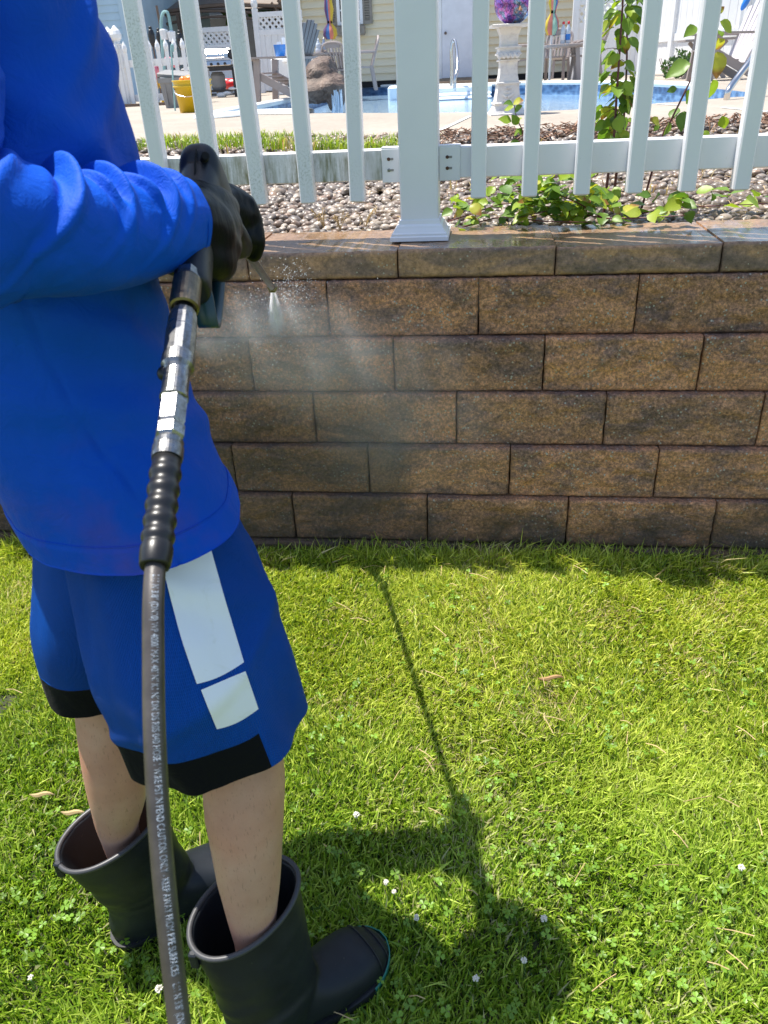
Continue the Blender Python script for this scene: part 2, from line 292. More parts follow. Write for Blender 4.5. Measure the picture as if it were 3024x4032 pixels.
    e = k.ramp(ve, [(0.02, (0.15, 0.08, 0.16)), (0.06, (1, 1, 1))]); base = k.mix(1.0, base, e, 'MULTIPLY'); k.l(base, 0, k.p, 'Base Color'); k.set(Roughness=0.12, Metallic=0.35); k.bump(v, 0.5, 0.01, out='Color'); MAT['mosaic'] = k.m
    k = NT('pool_water'); k.set(Base_Color=(0.27, 0.42, 0.58, 1), Roughness=0.08); k.bump(k.noise(5, 3), 0.25, 0.03); MAT['pool_water'] = k.m
    k = NT('pool_liner'); geo = k.n('NewGeometry'); m = k.n('Mapping'); m.inputs['Scale'].default_value = (7, 7, 16); k.l(geo, 'Position', m, 0); ck = k.n('TexVoronoi'); ck.inputs['Scale'].default_value = 1; k.l(m, 0, ck, 0)
    r = k.ramp(ck, [(0.2, (0.05, 0.11, 0.22)), (0.5, (0.10, 0.20, 0.36)), (0.8, (0.20, 0.34, 0.52))]); k.l(r, 0, k.p, 'Base Color'); k.set(Roughness=0.35); MAT['liner'] = k.m
    MAT['pool_white'] = simple('pool_acrylic', (0.66, 0.74, 0.80), 0.35, var=0.05)
    MAT['coping'] = simple('pool_coping', (0.72, 0.74, 0.72), 0.5, var=0.06)
    MAT['stem'] = simple('red_stem', (0.11, 0.03, 0.03), 0.5)
    MAT['straw'] = simple('dry_straw', (0.42, 0.30, 0.14), 0.7, var=0.3, vs=20)
    MAT['mulch'] = simple('bark_mulch', (0.28, 0.16, 0.10), 0.8, var=0.5, vs=40)
    MAT['petal'] = simple('clover_petal', (0.75, 0.70, 0.60), 0.6, var=0.15, vs=60)
    MAT['deadleaf'] = simple('dead_leaf', (0.33, 0.19, 0.08), 0.7, var=0.3, vs=30)
    MAT['trunk'] = simple('tree_bark', (0.12, 0.09, 0.07), 0.9)
    MAT['hair'] = simple('brown_hair', (0.05, 0.03, 0.02), 0.5)
    MAT['eye'] = simple('eye_white', (0.7, 0.68, 0.65), 0.2)
    MAT['tile_rust'] = simple('rusty_screw', (0.09, 0.035, 0.02), 0.6, var=0.5, vs=200)
    MAT['towel'] = simple('white_stone', (0.66, 0.65, 0.63), 0.6)
    k = NT('water_drop'); k.set(Base_Color=(0.9, 0.92, 0.95, 1), Roughness=0.2); t = k.n('BsdfTranslucent'); t.inputs[0].default_value = (0.97, 0.98, 1, 1); q = k.n('MixShader'); q.inputs[0].default_value = 0.65; k.l(k.p, 0, q, 1); k.l(t, 0, q, 2); k.l(q, 0, k.o, 0); MAT['drop'] = k.m
build_materials()

# ------------------------------------------------------------------ object helpers
ORG = {}
def _link(o, parent):
    COL.objects.link(o)
    if parent is not None: o.parent = parent
def _mesh(name, V, F, uv=None):
    me = bpy.data.meshes.new(name)
    V = np.asarray(V, float).reshape(-1, 3)
    me.from_pydata(V.tolist(), [], F if isinstance(F, list) else F.tolist()); me.update()
    return me
def obj(name, V, F, mat, parent=None, smooth=True, mats=None, mi=None, tint=None, uv=None):
    """world-space vertices -> one mesh object, its origin at its own middle (or at its thing's base)"""
    V = np.asarray(V, float).reshape(-1, 3)
    org = ORG[parent.name] if parent is not None else V.mean(0)
    if parent is None: org = np.array([org[0], org[1], V[:, 2].min()])
    me = _mesh(name, V - org, F)
    if mats: [me.materials.append(MAT[m]) for m in mats]
    else: me.materials.append(MAT[mat])
    if mi is not None: me.polygons.foreach_set('material_index', np.asarray(mi, np.int32))
    if smooth: me.polygons.foreach_set('use_smooth', np.ones(len(me.polygons), bool))
    if tint is not None:
        a = me.color_attributes.new('tint', 'FLOAT_COLOR', 'POINT'); t = np.ones((len(V), 4)); t[:, :3] = tint; a.data.foreach_set('color', t.ravel())
    if uv is not None:
        l = me.uv_layers.new(name='UVMap'); vi = np.zeros(len(me.loops), np.int32); me.loops.foreach_get('vertex_index', vi); l.data.foreach_set('uv', np.asarray(uv, float)[vi].ravel())
    o = bpy.data.objects.new(name, me); _link(o, parent)
    if parent is None: o.location = org
    ORG[o.name] = org
    return o
def thing(name, loc, label, cat, group=None):
    o = bpy.data.objects.new(name, None); COL.objects.link(o); o.location = loc; o.empty_display_size = 0.1
    ORG[o.name] = np.array(loc, float); o['label'] = label; o['category'] = cat
    if group: o['group'] = group
    return o
def tag(o, label, cat, group=None):
    o['label'] = label; o['category'] = cat
    if group: o['group'] = group
    return o
def struct(o): o['kind'] = 'structure'; return o
def stuff(o): o['kind'] = 'stuff'; return o
def inst(src, parent, loc, rot=None, scale=1.0, name=None):
    """another object of the same part, sharing the mesh; loc in world"""
    o = bpy.data.objects.new(name or src.name.split('.')[0], src if isinstance(src, bpy.types.Mesh) else src.data)
    _link(o, parent); org = ORG[parent.name] if parent is not None else np.zeros(3)
    o.location = np.asarray(loc, float) - org
    if rot is not None: o.rotation_euler = rot
    o.scale = (scale,) * 3 if isinstance(scale, (int, float)) else scale
    return o
def copy_thing(root, loc, rz, label):
    r = root.copy(); COL.objects.link(r); r.location = loc; r.rotation_euler = (0, 0, rz); r['label'] = label; ORG[r.name] = np.array(loc, float)
    for c in list(root.children):
        d = c.copy(); COL.objects.link(d); d.parent = r
        for g in c.children:
            e = g.copy(); COL.objects.link(e); e.parent = d
    return r

class MB:
    def __init__(s): s.V = []; s.F = []; s.n = 0
    def add(s, V, F):
        V = np.asarray(V, float).reshape(-1, 3); s.V.append(V); s.F += [[i + s.n for i in f] for f in F]; s.n += len(V); return s
    def box(s, c, d, R=None, bev=0.0):
        x, y, z = [q / 2 for q in d]
        if bev <= 0:
            V = np.array([(-x, -y, -z), (x, -y, -z), (x, y, -z), (-x, y, -z), (-x, -y, z), (x, -y, z), (x, y, z), (-x, y, z)])
            F = [(0, 3, 2, 1), (4, 5, 6, 7), (0, 1, 5, 4), (1, 2, 6, 5), (2, 3, 7, 6), (3, 0, 4, 7)]
        else:
            b = bev; V = []
            for zz, sh in ((-z, b), (-z + b, 0), (z - b, 0), (z, b)):
                xx, yy = x - sh, y - sh
                V += [(-xx + b, -yy, zz), (xx - b, -yy, zz), (xx, -yy + b, zz), (xx, yy - b, zz), (xx - b, yy, zz), (-xx + b, yy, zz), (-xx, yy - b, zz), (-xx, -yy + b, zz)]
            V = np.array(V); F = [tuple(range(7, -1, -1)), tuple(range(24, 32))]
            for k in range(3):
                for i in range(8): F.append((k * 8 + i, k * 8 + (i + 1) % 8, k * 8 + 8 + (i + 1) % 8, k * 8 + 8 + i))
        if R is not None: V = V @ np.asarray(R).T
        return s.add(V + np.asarray(c, float), F)
    def beam(s, a, b, w, h, up=(0, 0, 1), bev=0.0):
        a = np.asarray(a, float); b = np.asarray(b, float); d = b - a; L = np.linalg.norm(d); d /= L
        u = np.asarray(up, float); x = np.cross(u, d)
        if np.linalg.norm(x) < 1e-4: x = np.cross((0, 1, 0), d)
        x /= np.linalg.norm(x); y = np.cross(d, x)
        return s.box((a + b) / 2, (w, h, L), np.stack([x, y, d], 1), bev)
    def tube(s, P, r, n=8, cap=True):
        P = np.asarray(P, float); r = np.broadcast_to(np.asarray(r, float), (len(P),)); T = np.gradient(P, axis=0); T /= np.linalg.norm(T, axis=1)[:, None]
        ref = np.array([0, 0, 1.0]) if abs(T[0, 2]) < 0.9 else np.array([1.0, 0, 0]); x = np.cross(ref, T[0]); x /= np.linalg.norm(x); V = []
        for i in range(len(P)):
            x = x - T[i] * (x @ T[i]); x /= np.linalg.norm(x); y = np.cross(T[i], x)
            for k in range(n): a = 2 * math.pi * k / n; V.append(P[i] + r[i] * (x * math.cos(a) + y * math.sin(a)))
        F = [(i * n + k, i * n + (k + 1) % n, (i + 1) * n + (k + 1) % n, (i + 1) * n + k) for i in range(len(P) - 1) for k in range(n)]
        if cap: F += [tuple(range(n - 1, -1, -1)), tuple(range((len(P) - 1) * n, len(P) * n))]
        return s.add(V, F)
    def lathe(s, prof, c=(0, 0, 0), n=16, axis=None, sq=0.0, ang0=0.0):
        """prof: (radius, height) along axis (unit vectors default z)"""
        c = np.asarray(c, float); d = np.array([0, 0, 1.0]) if axis is None else np.asarray(axis, float) / np.linalg.norm(axis)
        ref = np.array([1.0, 0, 0]) if abs(d[0]) < 0.9 else np.array([0, 1.0, 0]); x = ref - d * (ref @ d); x /= np.linalg.norm(x); y = np.cross(d, x); V = []
        for r, h in prof:
            for k in range(n): a = ang0 + 2 * math.pi * k / n; V.append(c + d * h + r * (x * math.cos(a) + y * math.sin(a)))
        m = len(prof); F = [(i * n + k, i * n + (k + 1) % n, (i + 1) * n + (k + 1) % n, (i + 1) * n + k) for i in range(m - 1) for k in range(n)]
        F += [tuple(range(n - 1, -1, -1)), tuple(range((m - 1) * n, m * n))]
        return s.add(V, F)
    def ball(s, c, r, n=10, m=7, sc=(1, 1, 1), R=None):
        V = []; 
        for i in range(m + 1):
            p = math.pi * i / m
            for k in range(n): a = 2 * math.pi * k / n; V.append((math.sin(p) * math.cos(a), math.sin(p) * math.sin(a), math.cos(p)))
        V = np.array(V) * np.asarray(sc) * r
        if R is not None: V = V @ np.asarray(R).T
        F = [(i * n + k, (i + 1) * n + k, (i + 1) * n + (k + 1) % n, i * n + (k + 1) % n) for i in range(m) for k in range(n)]
        return s.add(V + np.asarray(c, float), F)
    def build(s, name, mat, parent=None, smooth=False, **k): return obj(name, np.concatenate(s.V), s.F, mat, parent, smooth, **k)

def crom(K, t):
    """Catmull-Rom through rows of K at t in 0..len-1"""
    K = np.asarray(K, float); n = len(K); t = np.asarray(t, float); i = np.clip(np.floor(t).astype(int), 0, n - 2); f = (t - i)
    f = f.reshape(f.shape + (1,) * (K.ndim - 1))
    P = lambda j: K[np.clip(j, 0, n - 1)]
    a, b, c, d = P(i - 1), P(i), P(i + 1), P(i + 2)
    a = np.where((i == 0).reshape(f.shape), 2 * b - c, a); d = np.where((i == n - 2).reshape(f.shape), 2 * c - b, d)
    return 0.5 * (2 * b + (c - a) * f + (2 * a - 5 * b + 4 * c - d) * f ** 2 + (3 * b - a - 3 * c + d) * f ** 3)
def grid_faces(R, M, closed=True):
    q = M if closed else M - 1
    i = np.arange(R - 1)[:, None] * M; k = np.arange(q)[None]; k2 = (np.arange(q)[None] + 1) % M
    return np.stack([i + k, i + k2, i + M + k2, i + M + k], -1).reshape(-1, 4)
def normals(G, closed=True):
    du = np.roll(G, -1, 1) - np.roll(G, 1, 1) if closed else np.gradient(G, axis=1)
    dv = np.gradient(G, axis=0); n = np.cross(du, dv); L = np.linalg.norm(n, axis=2, keepdims=True); return n / np.maximum(L, 1e-9)
def rings(keys, R, M, p=2.2):
    """keys: (center, vecA, vecB) elliptical sections -> (R,M,3) grid"""
    K = np.array([np.concatenate([np.asarray(c, float), np.asarray(a, float), np.asarray(b, float)]) for c, a, b in keys])
    Q = crom(K, np.linspace(0, len(K) - 1, R)); t = np.linspace(0, 2 * np.pi, M, endpoint=False)
    ct = np.sign(np.cos(t)) * np.abs(np.cos(t)) ** (2 / p); st = np.sign(np.sin(t)) * np.abs(np.sin(t)) ** (2 / p)
    return Q[:, None, 0:3] + Q[:, None, 3:6] * ct[None, :, None] + Q[:, None, 6:9] * st[None, :, None], t
def remesh(mb_parts, voxel, smooth=4, fac=0.5):
    me = bpy.data.meshes.new('tmp'); V = np.concatenate(mb_parts.V); me.from_pydata(V.tolist(), [], mb_parts.F)
    o = bpy.data.objects.new('tmp', me); COL.objects.link(o)
    m = o.modifiers.new('r', 'REMESH'); m.mode = 'VOXEL'; m.voxel_size = voxel
    if smooth: q = o.modifiers.new('s', 'SMOOTH'); q.iterations = smooth; q.factor = fac
    dg = bpy.context.evaluated_depsgraph_get(); dg.update(); e = o.evaluated_get(dg); n = bpy.data.meshes.new_from_object(e)
    nv = len(n.vertices); W = np.zeros(nv * 3); n.vertices.foreach_get('co', W); F = [list(p.vertices) for p in n.polygons]
    bpy.data.objects.remove(o); bpy.data.meshes.remove(me); bpy.data.meshes.remove(n)
    return W.reshape(-1, 3), F
def nrm(v): v = np.asarray(v, float); return v / np.linalg.norm(v)

# ================================================================== SETTING
ZC = 0.8773          # top of the wall cap
ZD = 0.985           # pool deck level
# lawn ground: one sheet in front of the wall
def ground():
    nx, ny = 60, 40
    X = np.concatenate([np.linspace(-40, -3, 8), np.linspace(-2.5, 2.5, nx), np.linspace(3, 40, 8)]); Y = np.concatenate([np.linspace(-40, -2, 8), np.linspace(-1.5, 2.3, ny)])
    G = np.stack(np.meshgrid(X, Y), -1); P = np.concatenate([G, np.zeros(G.shape[:2] + (1,))], -1)
    P[..., 2] = 0.012 * fbm(P * 2.2, 3, 5) * (np.abs(P[..., 0]) < 3)
    F = grid_faces(len(Y), len(X), False); c = P.reshape(-1, 3)[F].mean(1); far_ = (c[:, 0] < -2.3) | (c[:, 0] > 2.1) | (c[:, 1] < -.45)
    return struct(obj('lawn_ground', P, F, 'soil', mats=['soil', 'far_lawn'], mi=far_.astype(int)))
ground()
def terr(x, y):
    P = np.stack([x, y, np.zeros_like(x)], -1); return 0.012 * fbm(P * 2.2, 3, 5)

def grass():
    rects = [(-1.1, 0.9, 0.50, 1.30, 140000), (-1.5, 1.2, 1.30, 1.985, 160000), (-2.6, -1.1, 0.0, 1.97, 18000), (0.9, 2.2, 0.0, 1.97, 18000), (-1.1, 0.9, -0.4, 0.5, 14000)]
    B = []
    for x0, x1, y0, y1, n in rects: B.append(np.stack([RNG.uniform(x0, x1, n), RNG.uniform(y0, y1, n)], 1))
    B = np.concatenate(B); n = len(B); x, y = B[:, 0], B[:, 1]
    P3 = np.stack([x, y, 0 * x], 1)
    clump = fbm(P3 * 9, 3, 21); clump2 = fbm(P3 * 2.6, 3, 33)
    h = RNG.uniform(0.011, 0.027, n) * (1 + 0.30 * clump) * (1 + 0.18 * clump2)
    long = RNG.random(n) < 0.05; h[long] *= 1.5
    wall = y > 1.90; h[wall] *= RNG.uniform(1.0, 2.5, wall.sum())
    ang = 2 * math.pi * fbm(P3 * 5, 2, 51) * 0.7 + RNG.normal(0, 1.5, n) + 0.4
    lean = np.abs(RNG.normal(0.50, 0.42, n)) + 0.08; wd = RNG.uniform(0.0009, 0.0020, n)
    d = np.stack([np.cos(ang), np.sin(ang)], 1); s = np.stack([-d[:, 1], d[:, 0]], 1)
    z0 = terr(x, y)
    V = np.zeros((n, 5, 3))
    m = 0.55
    for k, (t, ww) in enumerate(((0, 1), (0, -1), (m, 0.85), (m, -0.85), (1, 0))):
        bend = t ** 1.6
        V[:, k, 0] = x + d[:, 0] * h * lean * bend + s[:, 0] * wd * ww; V[:, k, 1] = y + d[:, 1] * h * lean * bend + s[:, 1] * wd * ww
        V[:, k, 2] = z0 + h * (t - 0.35 * lean * bend * t * 0.5)
    tw = RNG.normal(0, 0.0012, n); V[:, 2, 2] += tw; V[:, 3, 2] -= tw
    V[..., 1] = np.minimum(V[..., 1], 1.985)
    base = np.arange(n)[:, None] * 5
    Fq = base + np.array([[0, 1, 3, 2]]); Ft = base + np.array([[2, 3, 4]])
    me = bpy.data.meshes.new('lawn_grass'); me.vertices.add(n * 5); me.vertices.foreach_set('co', V.ravel())
    me.loops.add(n * 7); me.polygons.add(n * 2)
    li = np.concatenate([Fq, Ft], 1).ravel(); me.loops.foreach_set('vertex_index', li.astype(np.int32))
    ls = (np.arange(n)[:, None] * 7 + np.array([[0, 4]])).ravel(); me.polygons.foreach_set('loop_start', ls.astype(np.int32))
    me.polygons.foreach_set('loop_total', np.tile([4, 3], n).astype(np.int32)); me.update(calc_edges=True); me.validate()
    # colour of each blade: deep green, mid green, yellow green, straw
    pal = np.array([(0.065, 0.128, 0.008), (0.19, 0.29, 0.014), (0.36, 0.445, 0.028), (0.58, 0.61, 0.10), (0.64, 0.52, 0.25)])
    u = np.clip(RNG.normal(0.48, 0.24, n) + 0.30 * clump2 + 0.12 * clump, 0, 0.999) * 4
    dry = fbm(P3 * 6, 3, 77); st = RNG.random(n) < np.clip(0.05 + 0.45 * (dry - 0.10), 0.03, 0.30)
    i = u.astype(int); f = (u - i)[:, None]; c = pal[i] * (1 - f) + pal[np.minimum(i + 1, 4)] * f
    i4 = u > 3; c[i4] = pal[3]; c[st] = pal[4] * RNG.uniform(0.6, 1.1, (st.sum(), 1))
    c *= RNG.uniform(0.8, 1.2, (n, 1))
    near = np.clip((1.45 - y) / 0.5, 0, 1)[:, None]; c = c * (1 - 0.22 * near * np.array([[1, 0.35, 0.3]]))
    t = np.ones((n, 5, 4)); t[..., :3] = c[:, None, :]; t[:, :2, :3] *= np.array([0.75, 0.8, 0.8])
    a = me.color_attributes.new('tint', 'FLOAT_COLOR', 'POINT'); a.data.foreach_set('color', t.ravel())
    me.materials.append(MAT['grass_blade']); o = bpy.data.objects.new('lawn_grass', me); COL.objects.link(o); stuff(o)
    tag(o, 'mown yellow green lawn of short blades in front of the block wall', 'grass')
grass()

def clover():
    n = 1000; V = []; F = []; T = []
    xs = RNG.uniform(-1.1, 1.0, n * 3); ys = RNG.uniform(0.45, 1.9, n * 3)
    k = fbm(np.stack([xs, ys, 0 * xs], 1) * 6.5, 3, 91) + RNG.normal(0, .22, n * 3) + np.clip((1.25 - ys) * 0.55, -0.35, 0.3)
    sel = np.argsort(-k)[:n]; c = 0
    for q in sel:
        x, y = xs[q], ys[q]; z = 0.02 + RNG.uniform(0.0, 0.026); a0 = RNG.uniform(0, 6.28); r = RNG.uniform(0.0045, 0.0085); col = np.array((0.17, 0.30, 0.035)) * RNG.uniform(0.75, 1.5)
        tilt = RNG.normal(0, 0.28, 2)
        for j in range(3):
            a = a0 + j * 2.094; ca, sa = math.cos(a), math.sin(a)
            for (u, v, dz) in ((0, 0, 0), (0.62, -0.55, 0.10), (1.12, -0.33, 0.05), (1.0, 0, -0.06), (1.12, 0.33, 0.05), (0.62, 0.55, 0.10)):
                px, py = r * (u * ca - v * sa), r * (u * sa + v * ca); V.append((x + px, y + py, z + r * dz + px * tilt[0] + py * tilt[1])); T.append(col)
            F.append([c, c + 1, c + 2, c + 3]); F.append([c, c + 3, c + 4, c + 5]); c += 6
    o = stuff(obj('clover_leaves', V, F, 'leaf_green', None, False, tint=np.array(T)))
    tag(o, 'small round clover leaves growing among the lawn grass', 'clover')
clover()

# ------------------------------------------------------------------ retaining wall
BW, BH, CH = 0.4064, 0.1524, 0.0733
XO = [-0.634168558, -0.421650862, -0.651278155, -0.478245103, -0.733025009, -0.562419891, -0.397406661]
Y0 = 2.0915; SB = 0.0195
def block(name, x0, x1, z0, z1, y, parent, mat, seed, depth, amp):
    """split-face block: rough displaced face with worn arrises, plain sides"""
    g = 0.0014 + 0.0010 * random.random(); x0 += g; x1 -= g; z0 += 0.0012; z1 -= 0.0022
    nx, nz = int((x1 - x0) / 0.0052), int((z1 - z0) / 0.0052)
    X = np.linspace(x0, x1, nx); Z = np.linspace(z0, z1, nz); XX, ZZ = np.meshgrid(X, Z)
    P = np.stack([XX, ZZ, np.full_like(XX, seed * 3.7)], -1)
    e = np.minimum(np.minimum(XX - x0, x1 - XX), np.minimum(ZZ - z0, z1 - ZZ))
    corner = np.hypot(np.maximum(0.02 - np.minimum(XX - x0, x1 - XX), 0), np.maximum(0.02 - np.minimum(ZZ - z0, z1 - ZZ), 0))
    edge = 1 - np.clip(e / 0.0075, 0, 1)
    facet = np.abs(fbm(P * np.array([9, 17, 1]), 3, seed))
    d = amp * (0.9 * fbm(P * np.array([14, 22, 1]), 4, seed + 3) + 0.75 * (facet - 0.25) * 2 + 0.60 * fbm(P * np.array([55, 65, 1]), 3, seed + 9))
    yy = y - 0.003 - d * (1 - 0.85 * edge) + 0.0045 * edge ** 2 + 0.25 * np.maximum(corner - 0.017, 0)
    wob = edge ** 3 * 0.0016
    Fv = np.stack([XX + wob * fbm(P * 60, 2, seed + 5), yy, ZZ + wob * fbm(P * 60, 2, seed + 6)], -1).reshape(-1, 3)
    F = grid_faces(nz, nx, False).tolist(); n = len(Fv)
    loop = list(range(nx)) + [i * nx + nx - 1 for i in range(1, nz)] + list(range(nz * nx - 2, (nz - 1) * nx - 1, -1)) + [i * nx for i in range(nz - 2, 0, -1)]
    bv = Fv[loop].copy(); bv[:, 1] = y + depth
    V = np.concatenate([Fv, bv]); m = len(loop)
    for i in range(m): j = (i + 1) % m; F.append([loop[j], loop[i], n + i, n + j])
    F.append([n + i for i in range(m)])
    o = obj(name, V, F, mat, parent, True)
    sm = np.ones(len(o.data.polygons), bool); sm[-m - 1:] = False; o.data.polygons.foreach_set('use_smooth', sm)
    return o
wall = thing('retaining_wall', (0, Y0, 0), 'low retaining wall of brown split-face concrete blocks under the white picket fence', 'retaining wall')
sd = 1
for k in range(-4, 6):
    x = XO[0] + k * BW
    block('cap_block', x, x + BW, ZC - CH, ZC + 0.003 * (k % 2), Y0 - SB * 0.5, wall, 'cap', sd, 0.305, 0.0030); sd += 1
for c in range(1, 7):
    zt = ZC - CH - (c - 1) * BH
    for k in range(-4, 6):
        x = XO[c] + k * BW
        block('wall_block', x, x + BW, max(zt - BH, -0.06), zt, Y0 - SB * c + random.uniform(-0.0025, 0.0025), wall, 'block', sd, 0.22, 0.0085); sd += 1

# bed behind the wall: soil sheet rising to the deck
def bed_z(x, y): return 0.835 + np.clip((y - 2.38) / 2.2, 0, 1) * (ZD - 0.02 - 0.835) 
def bed():
    X = np.linspace(-6, 4, 60); Y = np.linspace(2.33, 6.6, 40); G = np.stack(np.meshgrid(X, Y), -1); Z = bed_z(G[..., 0], G[..., 1]); P = np.concatenate([G, Z[..., None]], -1); P[..., 2] += 0.012 * fbm(P * 5, 3, 8) - 0.004
    return struct(obj('stone_bed', P, grid_faces(40, 60, False), 'bed_soil'))
BED = bed()
def deck_near(x):   # near edge of the concrete deck
    pts = [az(300, 306, ZD), az(420, 299, ZD), az(600, 293, ZD), az(800, 292, ZD), az(1000, 287, ZD), az(1200, 277, ZD), az(1500, 262, ZD), az(1659, 254, ZD)]
    return np.interp(x, [p[0] for p in pts], [p[1] for p in pts])
# river stones
def stone_mesh(i):
    r = np.random.default_rng(100 + i); b = MB(); b.ball((0, 0, 0), 1, 12, 8); V = np.concatenate(b.V)
    V *= np.array([1.0, r.uniform(0.66, 0.9), r.uniform(0.42, 0.72)]); V *= (1 + 0.20 * fbm(V * 1.3 + i * 9, 2, i))[:, None]; V *= (1 + 0.05 * fbm(V * 4 + i * 5, 2, i + 50))[:, None]
    return V, b.F
STONES = [stone_mesh(i) for i in range(9)]
SPAL = np.array([0.86, 0.78, 0.69]) * np.array([(0.06, 0.06, 0.065), (0.11, 0.105, 0.10), (0.20, 0.19, 0.175), (0.30, 0.28, 0.26), (0.16, 0.12, 0.10), (0.25, 0.175, 0.13), (0.52, 0.50, 0.47), (0.08, 0.07, 0.065), (0.31, 0.27, 0.22)])
def stones():
    meshes = []
    for i, (V, F) in enumerate(STONES):
        for j in range(4):
            me = _mesh('river_stone', V, F); me.polygons.foreach_set('use_smooth', np.ones(len(F), bool)); me.materials.append(MAT['stone'])
            a = me.color_attributes.new('tint', 'FLOAT_COLOR', 'POINT'); t = np.ones((len(V), 4)); t[:, :3] = SPAL[(i * 4 + j * 5 + i) % 9]; a.data.foreach_set('color', t.ravel()); meshes.append(me)
    V = []; F = []; T = []; n = 0; cnt = 0; pts = []
    y = 2.40
    while y < 5.2:
        step = 0.0275 + (y - 2.4) * 0.004; xa, xb = -0.42 * y - 0.9, 0.34 * y + 0.5
        for x in np.arange(xa, xb, step):
            pts.append((x + RNG.uniform(-.45, .45) * step, y + RNG.uniform(-.45, .45) * step, step))
        y += step * 0.72
    for (x, y, step) in pts:
        if y > deck_near(x) - 0.03: continue
        p = RNG.random()
        if y > 3.9 and p < 0.35 + 0.3 * (x > 0): continue
        s = step * RNG.uniform(0.40, 0.74) * (1.3 if RNG.random() < 0.12 else 1)
        z = bed_z(x, y) + s * 0.2 + RNG.uniform(0, 0.016)
        k = RNG.integers(0, 9); a = RNG.uniform(0, 6.28); tx, ty = RNG.normal(0, 0.3, 2)
        R = Matrix.Rotation(a, 3, 'Z') @ Matrix.Rotation(tx, 3, 'X') @ Matrix.Rotation(ty, 3, 'Y')
        vis = y < 2.62 and -0.55 < x < 0.95
        if vis and cnt < 285:
            o = inst(meshes[RNG.integers(0, len(meshes))], BED, (x, y, z), R.to_euler(), s, 'river_stone'); cnt += 1
        else:
            Vk, Fk = STONES[k]; W = Vk @ np.array(R).T * s + np.array([x, y, z]); V.append(W); F += [[i + n for i in f] for f in Fk]; n += len(W)
            T.append(np.tile(SPAL[RNG.integers(0, 9)] * RNG.uniform(0.55, 1.35), (len(W), 1)))
    o = stuff(obj('river_gravel', np.concatenate(V), F, 'stone', BED, True, tint=np.concatenate(T)))
stones()

# ------------------------------------------------------------------ picket fence on the wall
YF = 2.212
fence = thing('picket_fence', (0, 2.25, ZC), 'white vinyl picket fence with a square post standing on the wall cap', 'picket fence')
ZT = 2.30
def picket(x, xt, mat):
    z0 = 0.978; b = MB()
    lean = (xt - x)
    b.beam((x, YF + 0.019, z0), (x + lean * (ZT - z0) / 0.47, YF + 0.019, ZT - 0.03), 0.040, 0.038, up=(0, 1, 0), bev=0.0035)
    q = (x + lean * (ZT - z0) / 0.47, YF + 0.019, ZT - 0.03)
    b.lathe([(0.0275, 0.0), (0.0265, 0.008), (0.006, 0.032)], q, 4, ang0=math.pi / 4)
    return b.build('picket', mat, fence, False)
LB = [(560, 445), (664, 438), (771, 435)]; LT = [(500.5, 0), (624, 0), (756, 0)]
L = [(ay(*p, YF)[0], ay(*q, YF)[0]) for p, q in zip(LB, LT)]
p1 = (ay(364, 700 / 1.3825 / 1.8228, YF)[0]); 
lx = [(ay(312, 200, YF)[0],) * 2, (ay(430, 200, YF)[0],) * 2] + L
lx = [(lx[0][0] - 0.135,) * 2] + lx; lx = [(lx[0][0] - 0.135,) * 2] + lx; lx = [(lx[0][0] - 0.135,) * 2] + lx
RB = [(1033, 436), (1143, 432), (1256, 428), (1369, 425), (1484, 420), (1600, 418)]
rx = [ay(*p, YF)[0] for p in RB]; rx += [rx[-1] + 0.130, rx[-1] + 0.260, rx[-1] + 0.39]
for a, b_ in lx: picket(a, a + np.clip(b_ - a, -0.008, 0.008), 'vinyl_weathered')
for a in rx: picket(a, a, 'vinyl')
PX = ay(905.5, 440, 2.20)[0]; PW = 0.1016
def post(x, name_mat='vinyl'):
    b = MB(); b.box((x, 2.199 + PW / 2, (ZC + ZT + 0.05) / 2 + 0.02), (PW, PW, ZT + 0.05 - ZC), None, 0.004); b.build('post', name_mat, fence)
    b = MB(); s = math.sqrt(0.5)
    b.lathe([(0.0785 / s, 0.0), (0.0785 / s, 0.010), (0.0745 / s, 0.013), (0.0745 / s, 0.018), (0.070 / s, 0.021), (0.064 / s, 0.031), (0.062 / s, 0.036), (0.0555 / s, 0.040), (0.0545 / s, 0.050)], (x, 2.199 + PW / 2, ZC + 0.0035), 4, ang0=math.pi / 4)
    b.build('post_skirt', name_mat, fence)
    b = MB(); b.lathe([(0.062 / s, 0), (0.062 / s, 0.012), (0.02, 0.05)], (x, 2.199 + PW / 2, ZT + 0.07), 4, ang0=math.pi / 4); b.build('post_cap', name_mat, fence)
post(PX); post(PX + 1.83); post(PX - 1.83)
ZR0, ZR1 = 1.026, 1.1035; YR = YF + 0.036
def rail(xa, xb, z0, z1, mat):
    b = MB(); b.box(((xa + xb) / 2, YR + 0.02, (z0 + z1) / 2), (xb - xa, 0.040, z1 - z0), None, 0.003); b.build('rail', mat, fence)
for z0, z1 in ((ZR0, ZR1), (2.04, 2.12)):
    rail(PX - 1.83 + PW / 2, PX - PW / 2 - 0.001, z0, z1, 'vinyl_weathered'); rail(PX + PW / 2 + 0.001, PX + 1.83 - PW / 2, z0, z1, 'vinyl')
